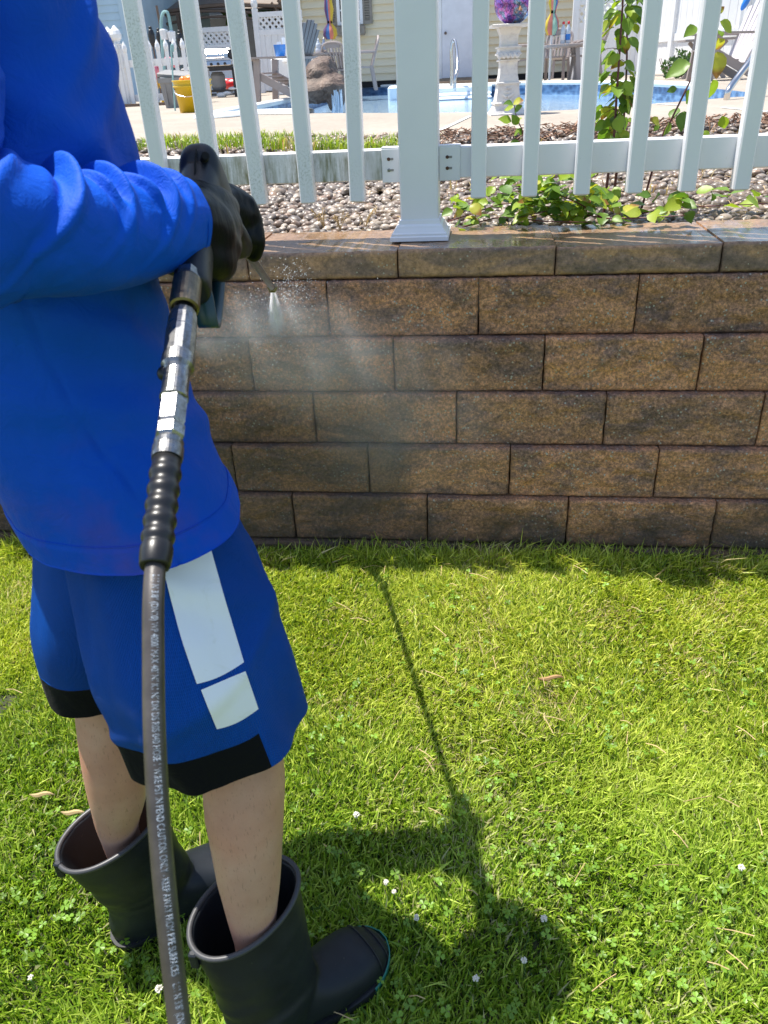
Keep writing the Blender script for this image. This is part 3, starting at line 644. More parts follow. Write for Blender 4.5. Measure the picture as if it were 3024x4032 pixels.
for sgn, w_ in ((-1, 0.050), (1, 0.056)):
    b = MB(); xc = PX + sgn * (PW / 2 + w_ / 2 + 0.0005); b.box((xc, YR - 0.0025, (ZR0 + ZR1) / 2 - 0.002), (w_, 0.004, ZR1 - ZR0 + 0.006), None, 0.0015)
    b.box((xc, YR + 0.0185, ZR1 + 0.0022), (w_, 0.044, 0.003))
    br = b.build('rail_bracket', 'vinyl', fence)
    for zz in (0.026, 0.053):
        c = (xc - 0.006, YR - 0.0045, ZR0 + zz)
        b = MB(); b.box((c[0] + 0.004, c[1] - 0.0003, c[2]), (0.017, 0.0012, 0.0055)); b.build('slot', 'grey_plastic', br)
        b = MB(); b.lathe([(0.0048, -0.0015), (0.0044, 0.0012), (0.0018, 0.0016)], c, 10, axis=(0, -1, 0)); b.build('screw', 'tile_rust' if not (sgn < 0 and zz < 0.03) else 'steel', br)

# ================================================================== BACKYARD BEHIND THE FENCE
def deck_and_pool():
    near = [(470, 250), (560, 246), (690, 244.5), (800, 244), (900, 243.5), (1000, 242.5), (1100, 241), (1200, 238.5), (1300, 233), (1421, 223), (1500, 217), (1580, 210), (1650, 205)]
    far = [(1560, 193), (1480, 187), (1413, 183.5), (1330, 181), (1250, 180), (1150, 181), (1060, 184), (960, 186.5), (870, 186), (790, 188.5), (720, 194), (690, 205)]
    P = [az(x, y, ZD) for x, y in near] + [az(x, y, ZD) for x, y in far]
    P = np.array(P); # smooth outline
    n = len(P); K = np.concatenate([P[-3:], P, P[:3]]); Q = crom(K, np.linspace(3, 3 + n, 121)[:-1])
    c = Q.mean(0)
    # deck with the pool cut out
    bm = bmesh.new()
    out = [(-22, 30), (22, 30), (22, 4.2)] + [(x, deck_near(x)) for x in np.linspace(1.9, -3.4, 26)] + [(-5.2, deck_near(-3.4) + 1.6), (-22, 12)]
    ov = [bm.verts.new((x, y, ZD)) for x, y in out]; iv = [bm.verts.new(q) for q in Q]
    E1 = [bm.edges.new((v[i], v[(i + 1) % len(v)])) for v in (ov, iv) for i in range(len(v))]
    bmesh.ops.triangle_fill(bm, use_beauty=True, use_dissolve=False, edges=E1)
    bmesh.ops.recalc_face_normals(bm, faces=bm.faces)
    V = [tuple(v.co) for v in bm.verts]; bm.verts.index_update(); F = [[v.index for v in f.verts] for f in bm.faces]; bm.free()
    me_n = len(V)
    # skirt of the slab at its near edge
    b = MB(); b.add(V, F); xs = np.linspace(1.9, -3.4, 26)
    S = [(x, deck_near(x), ZD) for x in xs] + [(x, deck_near(x), ZD - 0.11) for x in xs]; b.add(S, [[i, i + 1, 27 + i, 26 + i] for i in range(25)])
    struct(b.build('pool_deck', 'deck'))
    # control joints in the slab
    b = MB()
    for a, e in (((1015, 251), (930, 291)), ((1560, 232), (1659, 241)), ((1420, 224), (1466, 227))):
        p, q = az(*a, ZD + 0.004), az(*e, ZD + 0.004); b.beam(p, q, 0.025, 0.003, up=(0, 0, 1))
    struct(b.build('deck_joint', 'coping'))
    # pool
    pool = thing('swimming_pool', (c[0], c[1], ZD - 0.25), 'in-ground swimming pool with pale coping and blue patterned liner beyond the fence', 'swimming pool')
    m = len(Q); T = np.roll(Q, -1, 0) - np.roll(Q, 1, 0); N = np.stack([T[:, 1], -T[:, 0], 0 * T[:, 0]], 1); N /= np.linalg.norm(N, axis=1)[:, None]
    if (N * (Q - c)).sum() < 0: N = -N
    prof = [(0.16, 0.004), (0.15, 0.03), (0.08, 0.042), (0.0, 0.042), (-0.03, 0.03), (-0.03, 0.0), (-0.005, -0.02)]
    G = np.stack([Q + N * o + np.array([0, 0, z]) for o, z in prof]); V = G.reshape(-1, 3)
    F = grid_faces(len(prof), m)
    # coping only on the far side and the left end (the near side runs flush in the deck)
    fm = [f for f in F.tolist() if (Q[f[0] % m][1] > c[1] + 0.1 * 0 + 0.0 or Q[f[0] % m][0] < az(700, 230, ZD)[0] or True) and not (Q[f[0] % m][1] < 9.6 and Q[f[0] % m][0] > az(690, 240, ZD)[0] and Q[f[0] % m][0] < 2.6)]
    obj('coping', V, fm, 'coping', pool)
    G = np.stack([Q + np.array([0, 0, 0.0]), Q + np.array([0, 0, -0.09]), Q + np.array([0, 0, -0.5])]); obj('liner', G, grid_faces(3, m), 'liner', pool, False)
    # moulded white steps at the far side
    a, e = az(935, 213, ZD - 0.13), az(1063, 213, ZD - 0.13)
    b = MB(); d = np.array([(e[0] - a[0]), 0, 0]); yc = az(1000, 187, ZD)[1]
    for i in range(3): b.box(((a[0] + e[0]) / 2, yc - 0.4 - i * 0.35, ZD - 0.05 - i * 0.05), (abs(d[0]), 0.9, 0.16 if i == 0 else 0.06), None, 0.03)
    b.build('pool_steps', 'pool_white', pool)
    ys = az(1000, 187, ZD)[1]
    q = az(860, 200, ZD - 0.05); b = MB(); b.box((q[0], q[1], ZD - 0.08), (0.35, 0.5, 0.3), None, 0.04); b.build('skimmer_wall', 'pool_white', pool)
    W = Q.copy(); W[:, 2] = ZD - 0.17; W = np.concatenate([W, [[c[0], c[1], ZD - 0.17]]]); struct(obj('pool_water', W, [[i, (i + 1) % m, m] for i in range(m)], 'pool_water'))
    # far ground so nothing ends in the void
deck_and_pool()
b = MB(); b.add([(-80, 5, 0.80), (80, 5, 0.80), (80, 120, 0.80), (-80, 120, 0.80)], [[0, 1, 2, 3]]); b.add([(-80, 2.42, 0.79), (-6, 2.42, 0.79), (-6, 5, 0.80), (-80, 5, 0.80)], [[0, 1, 2, 3]]); b.add([(4, 2.42, 0.79), (80, 2.42, 0.79), (80, 5, 0.80), (4, 5, 0.80)], [[0, 1, 2, 3]]); struct(b.build('back_yard_ground', 'soil'))

# ---- cream house
YH = az(1050, 176, ZD)[1]
def house():
    xl, xr = ay(652, 100, YH)[0], ay(1252, 100, YH)[0]
    h = thing('cream_house', ((xl + xr) / 2, YH + 3, ZD), 'cream clapboard house with grey shutters and a white door behind the pool', 'house')
    bh = 0.155; z = ZD + 0.13; k = 0
    proto = None
    while z < ZD + 3.4:
        if proto is None:
            V = [(xl, YH, z), (xr, YH, z), (xr, YH + .045, z + bh), (xl, YH + .045, z + bh), (xl, YH + .05, z), (xr, YH + .05, z), (xr, YH + .05, z + bh), (xl, YH + .05, z + bh)]
            F = [[0, 1, 2, 3], [0, 4, 5, 1], [3, 2, 6, 7], [0, 3, 7, 4], [1, 5, 6, 2]]
            proto = obj('siding_board', V, F, 'cream', h, False)
        else: o = inst(proto, h, ORG[h.name] + np.array([0, 0, k * bh]))
        z += bh; k += 1
    b = MB(); b.box(((xl + xr) / 2, YH + 3.05, ZD + 1.75), (xr - xl - .02, 5.98, 3.5)); b.build('wall', 'cream', h)
    b = MB(); b.box(((xl + xr) / 2, YH + 0.02, ZD + 0.055), (xr - xl, 0.03, 0.13)); b.build('foundation', 'dark', h)
    b = MB(); e = 0.35; zz = ZD + 3.5; ym = YH + 3
    b.add([(xl - e, YH - e, zz), (xr + e, YH - e, zz), (xr + e, ym, zz + 1.6), (xl - e, ym, zz + 1.6), (xr + e, YH + 6 + e, zz), (xl - e, YH + 6 + e, zz)], [[0, 1, 2, 3], [3, 2, 4, 5], [0, 3, 5], [1, 4, 2]]); b.build('roof', 'brown_wall', h)
    for x in (xl - .005, xr + .005): b = MB(); b.box((x, YH - .005, ZD + 1.75), (0.11, 0.09, 3.4)); b.build('corner_trim', 'cream', h)
    # window
    def R(x0, y0, x1, y1): p, q = ay(x0, y0, YH), ay(x1, y1, YH); return (p[0] + q[0]) / 2, abs(q[0] - p[0]), p[2], q[2]
    zb = ay(760, 50, YH)[2]; zt = zb + 1.05
    a0, a1 = ay(733, 50, YH)[0], ay(782, 50, YH)[0]
    f = None; b = MB()
    for x in (a0, a1): b.box((x, YH - .03, (zb + zt) / 2), (.07, .08, zt - zb + .07))
    for zc in (zb, zt, (zb + zt) / 2): b.box(((a0 + a1) / 2, YH - .031, zc), (a1 - a0 - .07, .075, .07))
    for i in (1, 2): b.box((a0 + (a1 - a0) * i / 3, YH - .02, (zb + zt) / 2), (.03, .05, zt - zb - .08))
    for i in (1, 3): b.box(((a0 + a1) / 2, YH - .022, zb + (zt - zb) * i / 4), (a1 - a0 - .08, .045, .03))
    f = b.build('window_frame', 'white', h)
    b = MB(); b.box(((a0 + a1) / 2, YH - .004, (zb + zt) / 2), (a1 - a0, .02, zt - zb)); b.build('pane', 'glass', f)
    for s0, s1 in ((713, 731), (784, 805)):
        x0, x1 = ay(s0, 50, YH)[0], ay(s1, 50, YH)[0]; b = MB()
        for x in (x0 + .03, x1 - .03): b.box((x, YH - .025, (zb + zt) / 2), (.06, .05, zt - zb + .06))
        for zc in (zb - .0, (zb + zt) / 2, zt): b.box(((x0 + x1) / 2, YH - .0255, zc), (x1 - x0 - .12, .046, .07))
        q = zb + .06
        while q < zt - .05: b.box(((x0 + x1) / 2, YH - .02, q), (x1 - x0 - .12, .02, .035), Matrix.Rotation(.5, 3, 'X')); q += .05
        b.box(((x0 + x1) / 2, YH - .002, (zb + zt) / 2), (x1 - x0 - .05, .012, zt - zb)); b.build('shutter', 'taupe_trim', h)
    x0, x1 = ay(728, 65, YH)[0], ay(790, 65, YH)[0]; z0, z1 = ay(760, 77, YH)[2], ay(760, 56, YH)[2]
    b = MB(); b.box(((x0 + x1) / 2, YH - .12, (z0 + z1) / 2), (x1 - x0, .2, z1 - z0), None, .02)
    for x in (x0 + .15, (x0 + x1) / 2, x1 - .15): b.lathe([(.07, 0), (.06, .015), (.03, .02)], (x, YH - .22, (z0 + z1) / 2), 10, axis=(0, -1, 0))
    b.build('window_box', 'taupe_trim', h)
    # door
    x0, x1 = ay(955, 100, YH)[0], ay(1042, 100, YH)[0]; z0 = ZD + .11; b = MB()
    b.box(((x0 + x1) / 2, YH - .03, z0 + 1.03), (x1 - x0, .05, 2.06), None, .006); d = b.build('door', 'door', h)
    b = MB(); b.lathe([(.012, 0), (.012, .04), (.032, .05), (.032, .075), (.01, .085)], (*ay(963, 72, YH)[[0]], YH - .055, ay(963, 72, YH)[2]), 10, axis=(0, -1, 0)); b.build('door_knob', 'bronze', d)
    b = MB()
    for x in (x0 - .05, x1 + .05): b.box((x, YH - .02, z0 + 1.08), (.09, .07, 2.2))
    b.box(((x0 + x1) / 2, YH - .021, z0 + 2.12), (x1 - x0, .07, .09)); b.build('door_frame', 'white', h)
    b = MB(); b.box(((x0 + x1) / 2, YH - .5, ZD + .03), (x1 - x0 + .7, .9, .05)); b.box(((x0 + x1) / 2, YH - .2, ZD + .08), (x1 - x0 + .3, .36, .05)); b.build('door_step', 'wood', h)
house()

# ---- blue house at the left
def siding_house(name, label, x0, x1, Y, depth, hgt, mat, bh, trim=None):
    h = thing(name, ((x0 + x1) / 2, Y + depth / 2, ZD), label, 'house'); z = ZD; k = 0; pr = None
    while z < ZD + hgt:
        if pr is None:
            pr = obj('siding_board', [(x0, Y, z), (x1, Y, z), (x1, Y + .02, z + bh), (x0, Y + .02, z + bh), (x0, Y + .05, z), (x1, Y + .05, z)], [[0, 1, 2, 3], [0, 4, 5, 1]], mat, h, False)
        else: inst(pr, h, ORG[h.name] + np.array([0, 0, k * bh]))
        z += bh; k += 1
    b = MB(); b.box(((x0 + x1) / 2, Y + .04 + depth / 2, ZD + hgt / 2), (x1 - x0 - .02, depth, hgt)); b.build('wall', mat, h)
    b = MB(); e = .4; zz = ZD + hgt; b.add([(x0 - e, Y - e, zz), (x1 + e, Y - e, zz), (x1 + e, Y + depth / 2, zz + 2), (x0 - e, Y + depth / 2, zz + 2), (x1 + e, Y + depth + e, zz), (x0 - e, Y + depth + e, zz)], [[0, 1, 2, 3], [3, 2, 4, 5], [0, 3, 5], [1, 4, 2]]); b.build('roof', 'brown_wall', h)
    if trim:
        for x in (x0, x1): b = MB(); b.box((x, Y, ZD + hgt / 2), (.16, .14, hgt)); b.build('corner_trim', trim, h)
    return h
YB = 19.0
siding_house('blue_house', 'pale blue clapboard house at the far left beyond the garden fence', ay(40, 60, YB)[0], ay(274, 60, YB)[0], YB, 6, 4.2, 'blue_siding', 0.14, 'blue_siding')
YG = 27.0
gh = siding_house('grey_house', 'grey brown house with a pale framed window far behind the gazebo', ay(292, 60, YG)[0], ay(640, 60, YG)[0], YG, 6, 4.6, 'grey_siding', 0.18, None)
b = MB(); x0, x1 = ay(425, 60, YG)[0], ay(512, 60, YG)[0]; z0, z1 = ay(470, 75, YG)[2], ay(470, 32, YG)[2]
b.box(((x0 + x1) / 2, YG - .06, (z0 + z1) / 2), (x1 - x0, .06, z1 - z0)); wf = b.build('window_frame', 'white', gh)
b = MB(); b.box(((x0 + x1) / 2, YG - .1, (z0 + z1) / 2), (x1 - x0 - .22, .03, z1 - z0 - .2)); b.build('pane', 'taupe_trim', wf)
b = MB(); x0, x1 = ay(318, 30, YG)[0], ay(352, 30, YG)[0]; z0, z1 = ay(335, 95, YG)[2], ay(335, 6, YG)[2]; b.box(((x0 + x1) / 2, YG - .06, (z0 + z1) / 2), (x1 - x0, .06, z1 - z0)); b.build('door', 'blue_siding', gh)

# ---- gazebo: bronze frame, curved eave bars, posts
YZ = 21.5
def gazebo():
    g = thing('gazebo', (ay(460, 100, YZ)[0], YZ + 1, ZD), 'brown metal gazebo frame with a low curved canopy in the far left corner', 'gazebo')
    P = lambda x, y, dy=0: ay(x, y, YZ + dy)
    for x, dy in ((385, 0), (607, 0), (352, 1.5), (590, 1.5)):
        p = P(x, 40, dy); b = MB(); b.beam((p[0], p[1], ZD), (p[0], p[1], p[2] + .1), .07, .07, up=(0, 1, 0)); b.build('post', 'bronze', g)
    for pts, w_ in (([(352, 26), (420, 16), (500, 10), (607, 13)], .07), ([(352, 33), (430, 24), (520, 25), (607, 34)], .05), ([(360, 52), (430, 38), (520, 37), (607, 52)], .045), ([(600, 0), (614, 14)], .06), ([(607, 36), (594, 16), (586, 6)], .05)):
        Q = crom(np.array([P(*q) for q in pts]), np.linspace(0, len(pts) - 1, 9)); b = MB(); b.tube(Q, w_ / 1.4, 5); b.build('eave_bar', 'bronze', g)
    b = MB(); p = P(352, 30), P(607, 20)
    b.add([p[0], p[1], (p[1][0] - .6, YZ + 2.4, p[1][2] + .9), (p[0][0] + .6, YZ + 2.4, p[0][2] + .9)], [[0, 1, 2, 3]]); 
    b.add([np.array(v) + (0, 0, .03) for v in (p[0], p[1], (p[1][0] - .6, YZ + 2.4, p[1][2] + .9), (p[0][0] + .6, YZ + 2.4, p[0][2] + .9))], [[3, 2, 1, 0]]); b.build('canopy', 'brown_wall', g)
    q = P(602, 106); b = MB(); b.box((q[0], YZ, q[2]), (.6, .3, .04)); b.build('corner_shelf', 'wood', g)
gazebo()

# ---- lattice-topped privacy fences
def lattice_fence(name, label, Y, xa, xb, ytop, ylat, base, gap=0.15, posts=(), mat='white', ang=0.0, panel=True):
    """xa, xb pixel columns; ytop/ylat pixel rows of the top rail and of the lattice's foot"""
    p, q = ay(xa, ytop, Y), ay(xb, ytop, Y); zt = (ay((xa + xb) / 2, ytop, Y))[2]; zl = ay((xa + xb) / 2, ylat, Y)[2]; x0, x1 = p[0], q[0]
    f = thing(name, ((x0 + x1) / 2, Y, base), label, 'fence')
    b = MB(); b.box(((x0 + x1) / 2, Y, zt), (x1 - x0, .06, .10)); b.build('rail', mat, f); b = MB(); b.box(((x0 + x1) / 2, Y, zl), (x1 - x0, .06, .11)); b.build('rail', mat, f)
    s = 0; H = zt - zl - .1; a = x0 - H
    proto = None; zc = (zt + zl) / 2
    while a < x1 + H:
        for sg in (1, -1):
            # clip the slat to the frame
            t0, t1 = 0.0, 1.0; xs, xe = (a, a + H) if sg > 0 else (a + H, a)
            lo, hi = sorted((xs, xe))
            if hi <= x0 or lo >= x1: continue
            ts = [t for t in (0, 1)]; f0 = np.clip((x0 - xs) / (xe - xs), 0, 1); f1 = np.clip((x1 - xs) / (xe - xs), 0, 1); f0, f1 = min(f0, f1), max(f0, f1)
            if f1 - f0 < .08: continue
            A = (xs + (xe - xs) * f0, Y + .008 * sg, zl + .05 + H * f0); B_ = (xs + (xe - xs) * f1, Y + .008 * sg, zl + .05 + H * f1)
            b = MB(); b.beam(A, B_, .008, .048, up=(0, 1, 0)) if False else b.beam(A, B_, .048, .008, up=(0, 1, 0)); b.build('lattice_slat', mat, f)
        a += gap
    if panel:
        w_ = .152; x = x0; pr = None; org = None
        while x < x1 - .01:
            ww = min(w_, x1 - x)
            if pr is None: b = MB(); b.box((x + ww / 2, Y, (zl - .05 + base + .05) / 2), (ww - .006, .03, zl - .1 - base)); pr = b.build('board', mat, f); org = x
            elif abs(ww - w_) < .01: inst(pr, f, ORG[f.name] + np.array([x - org, 0, 0]))
            x += w_
        b = MB(); b.box(((x0 + x1) / 2, Y - .003, base + .1), (x1 - x0, .055, .12)); b.build('rail', mat, f)
    for x in posts:
        xx = ay(x, ytop, Y)[0]; b = MB(); b.box((xx, Y - .001, (zt + .12 + base) / 2), (.12, .12, zt + .12 - base), None, .005); b.ball((xx, Y, zt + .22), .08, 8, 6, (1, 1, 1.5)); b.build('post', mat, f)
    return f
lattice_fence('lattice_fence', 'low white lattice-topped fence right behind the steel grill', 20.5, 418, 520, 63.5, 102, ZD, .13, (414,))
lattice_fence('lattice_fence', 'tall white lattice-topped fence left of the cream house below a green tree', 20.5, 553, 652, 29.5, 68.5, ZD, .14, (551,))
lattice_fence('lattice_fence', 'white lattice-topped fence right of the cream house behind the leafy shrub', 18.5, 1252, 1400, 0, 52, ZD, .14, (1246, 1390))

# right side: stepped white board fence running towards the camera
def board_fence(label, A, B, htop, hmid):
    A = np.array(A); B = np.array(B); d = B - A; L = np.linalg.norm(d[:2]); u = d / L; f = thing('board_fence', (*((A + B) / 2)[:2], ZD), label, 'fence', None)
    R = np.array([[u[0], -u[1], 0], [u[1], u[0], 0], [0, 0, 1.0]]); n = max(3, int(L / .17)); w_ = L / n; pr = None
    for i in range(n):
        c = A + u * (i + .5) * w_; 
        if pr is None: b = MB(); b.box((c[0], c[1], ZD + htop / 2), (w_ - .008, .03, htop - .06), R); pr = b.build('board', 'white', f); c0 = c
        else: inst(pr, f, ORG[f.name] + (c - c0))
    for z, hh in ((ZD + htop, .13), (ZD + hmid, .12), (ZD + .1, .12)): m = (A + B) / 2; b = MB(); b.box((m[0], m[1], z), (L, .075, hh), R); b.build('rail', 'white', f)
    for q in (A, B): b = MB(); b.box((q[0], q[1], ZD + htop / 2 + .08), (.13, .13, htop + .16), R, .006); b.build('post', 'white', f)
FA = [az(1400, 176, ZD), az(1462, 165, ZD), az(1540, 160, ZD), az(1700, 152, ZD)]
YR1 = 16.6
fx = [ay(1398, 100, YR1)[0], ay(1452, 100, YR1)[0], ay(1516, 100, YR1)[0], ay(1600, 100, YR1)[0], ay(1720, 100, YR1)[0]]
fy = [18.3, 17.3, 16.4, 15.6, 15.0]
def fpt(px, Y): q = ay(px, 100, Y); return (q[0], q[1], ZD)
fp = [fpt(1393, 18.2), fpt(1452, 17.2), fpt(1514, 16.4), fpt(1600, 15.7), fpt(1720, 15.2)]
for i, lb in enumerate(('white board fence panel beside the lattice fence right of the shrub', 'white board fence panel left of the pale adirondack chair', 'white board fence panel right behind the pale adirondack chair', 'white board fence panel at the right edge under a blue scoop')):
    board_fence(lb, fp[i], fp[i + 1], 1.75, 0.62)

# ---- white picket garden fence at the left
def garden_fence():
    Y = az(262, 231, ZD)[1]; f = thing('garden_fence', (ay(300, 200, Y)[0], Y, ZD), 'white ornamental garden fence with acorn post tops behind the grey totes', 'fence')
    z = lambda y, x=300: ay(x, y, Y)[2]
    X0, X1 = ay(150, 200, Y)[0], ay(425, 200, Y)[0]
    for yy in (137, 212): b = MB(); b.box(((X0 + X1) / 2, Y, z(yy)), (X1 - X0, .05, .10)); b.build('rail', 'white', f)
    x = X0; pr = None; zt = z(112)
    while x < X1:
        if pr is None:
            b = MB(); b.box((x, Y - .05, (ZD + .04 + zt) / 2), (.055, .03, zt - ZD - .04)); b.lathe([(.03, 0), (.042, .05), (.035, .09), (.004, .15)], (x, Y - .05, zt), 8); pr = b.build('picket', 'white', f); c0 = x
        else: inst(pr, f, ORG[f.name] + np.array([x - c0, 0, 0]))
        x += .135
    for px, yt in ((222, 92), (247, 101), (262, 98)):
        xx = ay(px, 150, Y)[0] ; zz = z(yt, px); b = MB(); b.box((xx, Y + .02, (ZD + zz) / 2), (.13, .13, zz - ZD), None, .005)
        b.lathe([(.075, 0), (.085, .02), (.05, .035), (.05, .06), (.085, .10), (.09, .15), (.07, .20), (.01, .27)], (xx, Y + .02, zz), 12); b.build('post', 'white', f)
    b = MB(); b.beam((X0, Y - .2, ZD - .01), (X1, Y - .2, ZD - .01), .12, .1); b.build('ground_timber', 'bronze', f)
garden_fence()

# ---- grill
def grill():
    Y = 17.6; g = thing('gas_grill', (ay(470, 150, Y)[0], Y, ZD), 'stainless gas grill on black legs before the low lattice fence', 'grill'); P = lambda x, y: ay(x, y, Y); x0, x1 = P(428, 120)[0], P(501, 120)[0]; z = lambda y: P(465, y)[2]
    pf = [(-.30, z(126)), (-.29, z(117)), (-.2, z(107)), (0, z(104)), (.2, z(107)), (.28, z(117)), (.28, z(126))]
    V = [(x, Y + a, zz) for x in (x0, x1) for a, zz in pf]; n = len(pf); b = MB(); b.add(V, [[i, i + 1, n + i + 1, n + i] for i in range(n - 1)] + [list(range(n)), list(range(2 * n - 1, n - 1, -1)), [0, n, 2 * n - 1, n - 1]]); b.build('lid', 'chrome', g)
    b = MB(); b.box((x1 + .05, Y, (z(106) + z(130)) / 2), (.10, .6, z(106) - z(130)), None, .03); b.box((x0 - .05, Y, (z(106) + z(130)) / 2), (.10, .6, z(106) - z(130)), None, .03); b.build('lid_end', 'black_metal', g)
    b = MB(); b.tube([(x0 + .1, Y - .36, z(124)), (x1 - .1, Y - .36, z(124))], .014, 6); b.build('lid_handle', 'chrome', g)
    b = MB(); b.box(((x0 + x1) / 2, Y - .28, z(138)), (x1 - x0 + .1, .06, z(132) - z(144)), Matrix.Rotation(-.25, 3, 'X'), .01); cp = b.build('control_panel', 'chrome', g)
    for i in range(5): b = MB(); b.lathe([(.028, 0), (.026, .03), (.012, .035)], (x0 + (x1 - x0) * (i + .5) / 5, Y - .31, z(139)), 8, axis=(0, -1, 0)); b.build('knob', 'black_metal', cp)
    b = MB(); b.box(((x0 + x1) / 2, Y, z(147)), (x1 - x0 + .1, .55, .10)); b.build('firebox', 'black_metal', g)
    for s in (-1, 1): b = MB(); xx = (x1 + .28) if s > 0 else (x0 - .28); b.box((xx, Y, z(133)), (.42, .5, .05)); b.build('side_shelf', 'wood' if s > 0 else 'black_metal', g)
    for xx in (x0 + .02, x1 + .06):
        for dy in (-.22, .22): b = MB(); b.beam((xx, Y + dy, ZD), (xx, Y + dy, z(148)), .06, .06, up=(0, 1, 0)); b.build('leg', 'black_metal', g)
    b = MB(); b.box(((x0 + x1) / 2, Y, ZD + .12), (x1 - x0, .45, .04)); b.build('bottom_shelf', 'black_metal', g)
    b = MB(); b.lathe([(.13, 0), (.15, .05), (.15, .25), (.10, .32)], ((x0 + x1) / 2, Y, ZD + .14), 12); b.build('gas_tank', 'grey_plastic', g)
grill()

# ---- poles: torches and plant hooks
def torch(px, ytop, ybot, Y, label):
    a = ay(px, ytop, Y); t = thing('garden_torch', (a[0], Y, ZD), label, 'torch', 'dark garden torches behind the white garden fence')
    b = MB(); b.tube([(a[0], Y, ZD), (a[0], Y, a[2] - .3)], .014, 6); b.build('pole', 'bronze', t)
    b = MB(); b.lathe([(.012, -.32), (.05, -.26), (.062, -.12), (.045, -.05), (.03, -.04), (.03, 0), (.012, .01)], a, 10); b.build('oil_head', 'black_metal', t)
torch(324, 58, 130, 16.0, 'slim dark garden torch leftmost of the three behind the fence pickets')
torch(341, 62, 130, 16.6, 'dark garden torch between the leaning pole and the verdigris hook')
torch(386, 66, 130, 16.0, 'dark garden torch right of the verdigris plant hook')
def hook():
    Y = 15.2; P = lambda x, y: ay(x, y, Y); t = thing('plant_hook', (P(350, 90)[0], Y, ZD), 'verdigris double shepherd hook arching above the garden fence', 'plant hook')
    K = [P(356, 175), P(352, 120), P(349, 75), P(348, 45), P(352, 28), P(358, 25), P(363, 30), P(367, 48), P(370, 66)]; K[0][2] = ZD; Q = crom(np.array(K), np.linspace(0, len(K) - 1, 30)); b = MB(); b.tube(Q, .026, 6); b.build('hook_rod', 'teal_metal', t)
    for q in (P(369, 66), P(352, 62)): b = MB(); b.lathe([(.06, -.16), (.075, -.02), (.03, 0)], q, 8); b.build('hanging_cup', 'white', t)
hook()
def hook2():
    Y = 10.4; P = lambda x, y: ay(x, y, Y); t = thing('garden_stake', (P(375, 200)[0], Y, ZD), 'thin pale looped garden stake in front of the grey totes', 'garden stake')
    K = [P(378, 235), P(375, 190), P(372, 140), P(370, 108), P(371, 97), P(374, 100), P(374, 112)]; K[0][2] = ZD; b = MB(); b.tube(crom(np.array(K), np.linspace(0, 6, 24)), .011, 5); b.build('stake_rod', 'teal_metal', t)
hook2()
def leaning_pole():
    Y = 16.3; P = lambda x, y: ay(x, y, Y); a, e = P(362, 130), P(338, 12); a[2] = ZD; t = tag(MB().tube([a, e], .022, 6).build('leaning_pole', 'bronze'), 'long brown pole leaning behind the white garden fence', 'pole')
leaning_pole()

# ---- totes and bucket
def tote(px0, px1, ytop, ybot, label):
    a = az((px0 + px1) / 2, ybot, ZD); Y = a[1]; x0, x1 = ay(px0, ytop, Y)[0], ay(px1, ytop, Y)[0]; zt = ay((px0 + px1) / 2, ytop, Y)[2]; t = thing('storage_tote', (a[0], Y, ZD), label, 'tote', 'grey totes by the garden fence')
    c = (x0 + x1) / 2; w_ = x1 - x0; s = math.sqrt(.5); h = zt - ZD
    b = MB(); V = []; 
    for k, zz in ((.40, 0), (.46, h - .06), (.50, h - .06), (.50, h), (.455, h), (.37, .03)): V += [(c - w_ * k, Y - w_ * k * .8, ZD + zz), (c + w_ * k, Y - w_ * k * .8, ZD + zz), (c + w_ * k, Y + w_ * k * .8, ZD + zz), (c - w_ * k, Y + w_ * k * .8, ZD + zz)]
    F = [(i * 4 + k, i * 4 + (k + 1) % 4, i * 4 + 4 + (k + 1) % 4, i * 4 + 4 + k) for i in range(5) for k in range(4)] + [(3, 2, 1, 0), (20, 21, 22, 23)]
    b.add(V, F); b.build('tub', 'grey_plastic', t)
    for i in range(5): b = MB(); b.box((c - w_ * .32 + i * w_ * .16, Y - w_ * .355, ZD + h * .45), (.02, .02, h * .7)); b.build('rib', 'grey_plastic', t)
    b = MB(); b.box((c - .03, Y + .08, zt + .035), (w_ * 1.04, w_ * .7, .05), Matrix.Rotation(.10, 3, 'Y') @ Matrix.Rotation(.12, 3, 'X'), .012); b.build('lid', 'grey_plastic', t)
tote(350, 424, 167, 232, 'grey storage tote with a skewed lid just behind the yellow bucket')
tote(398, 447, 157, 222, 'grey storage tote behind the bucket, farther from the pool deck edge')
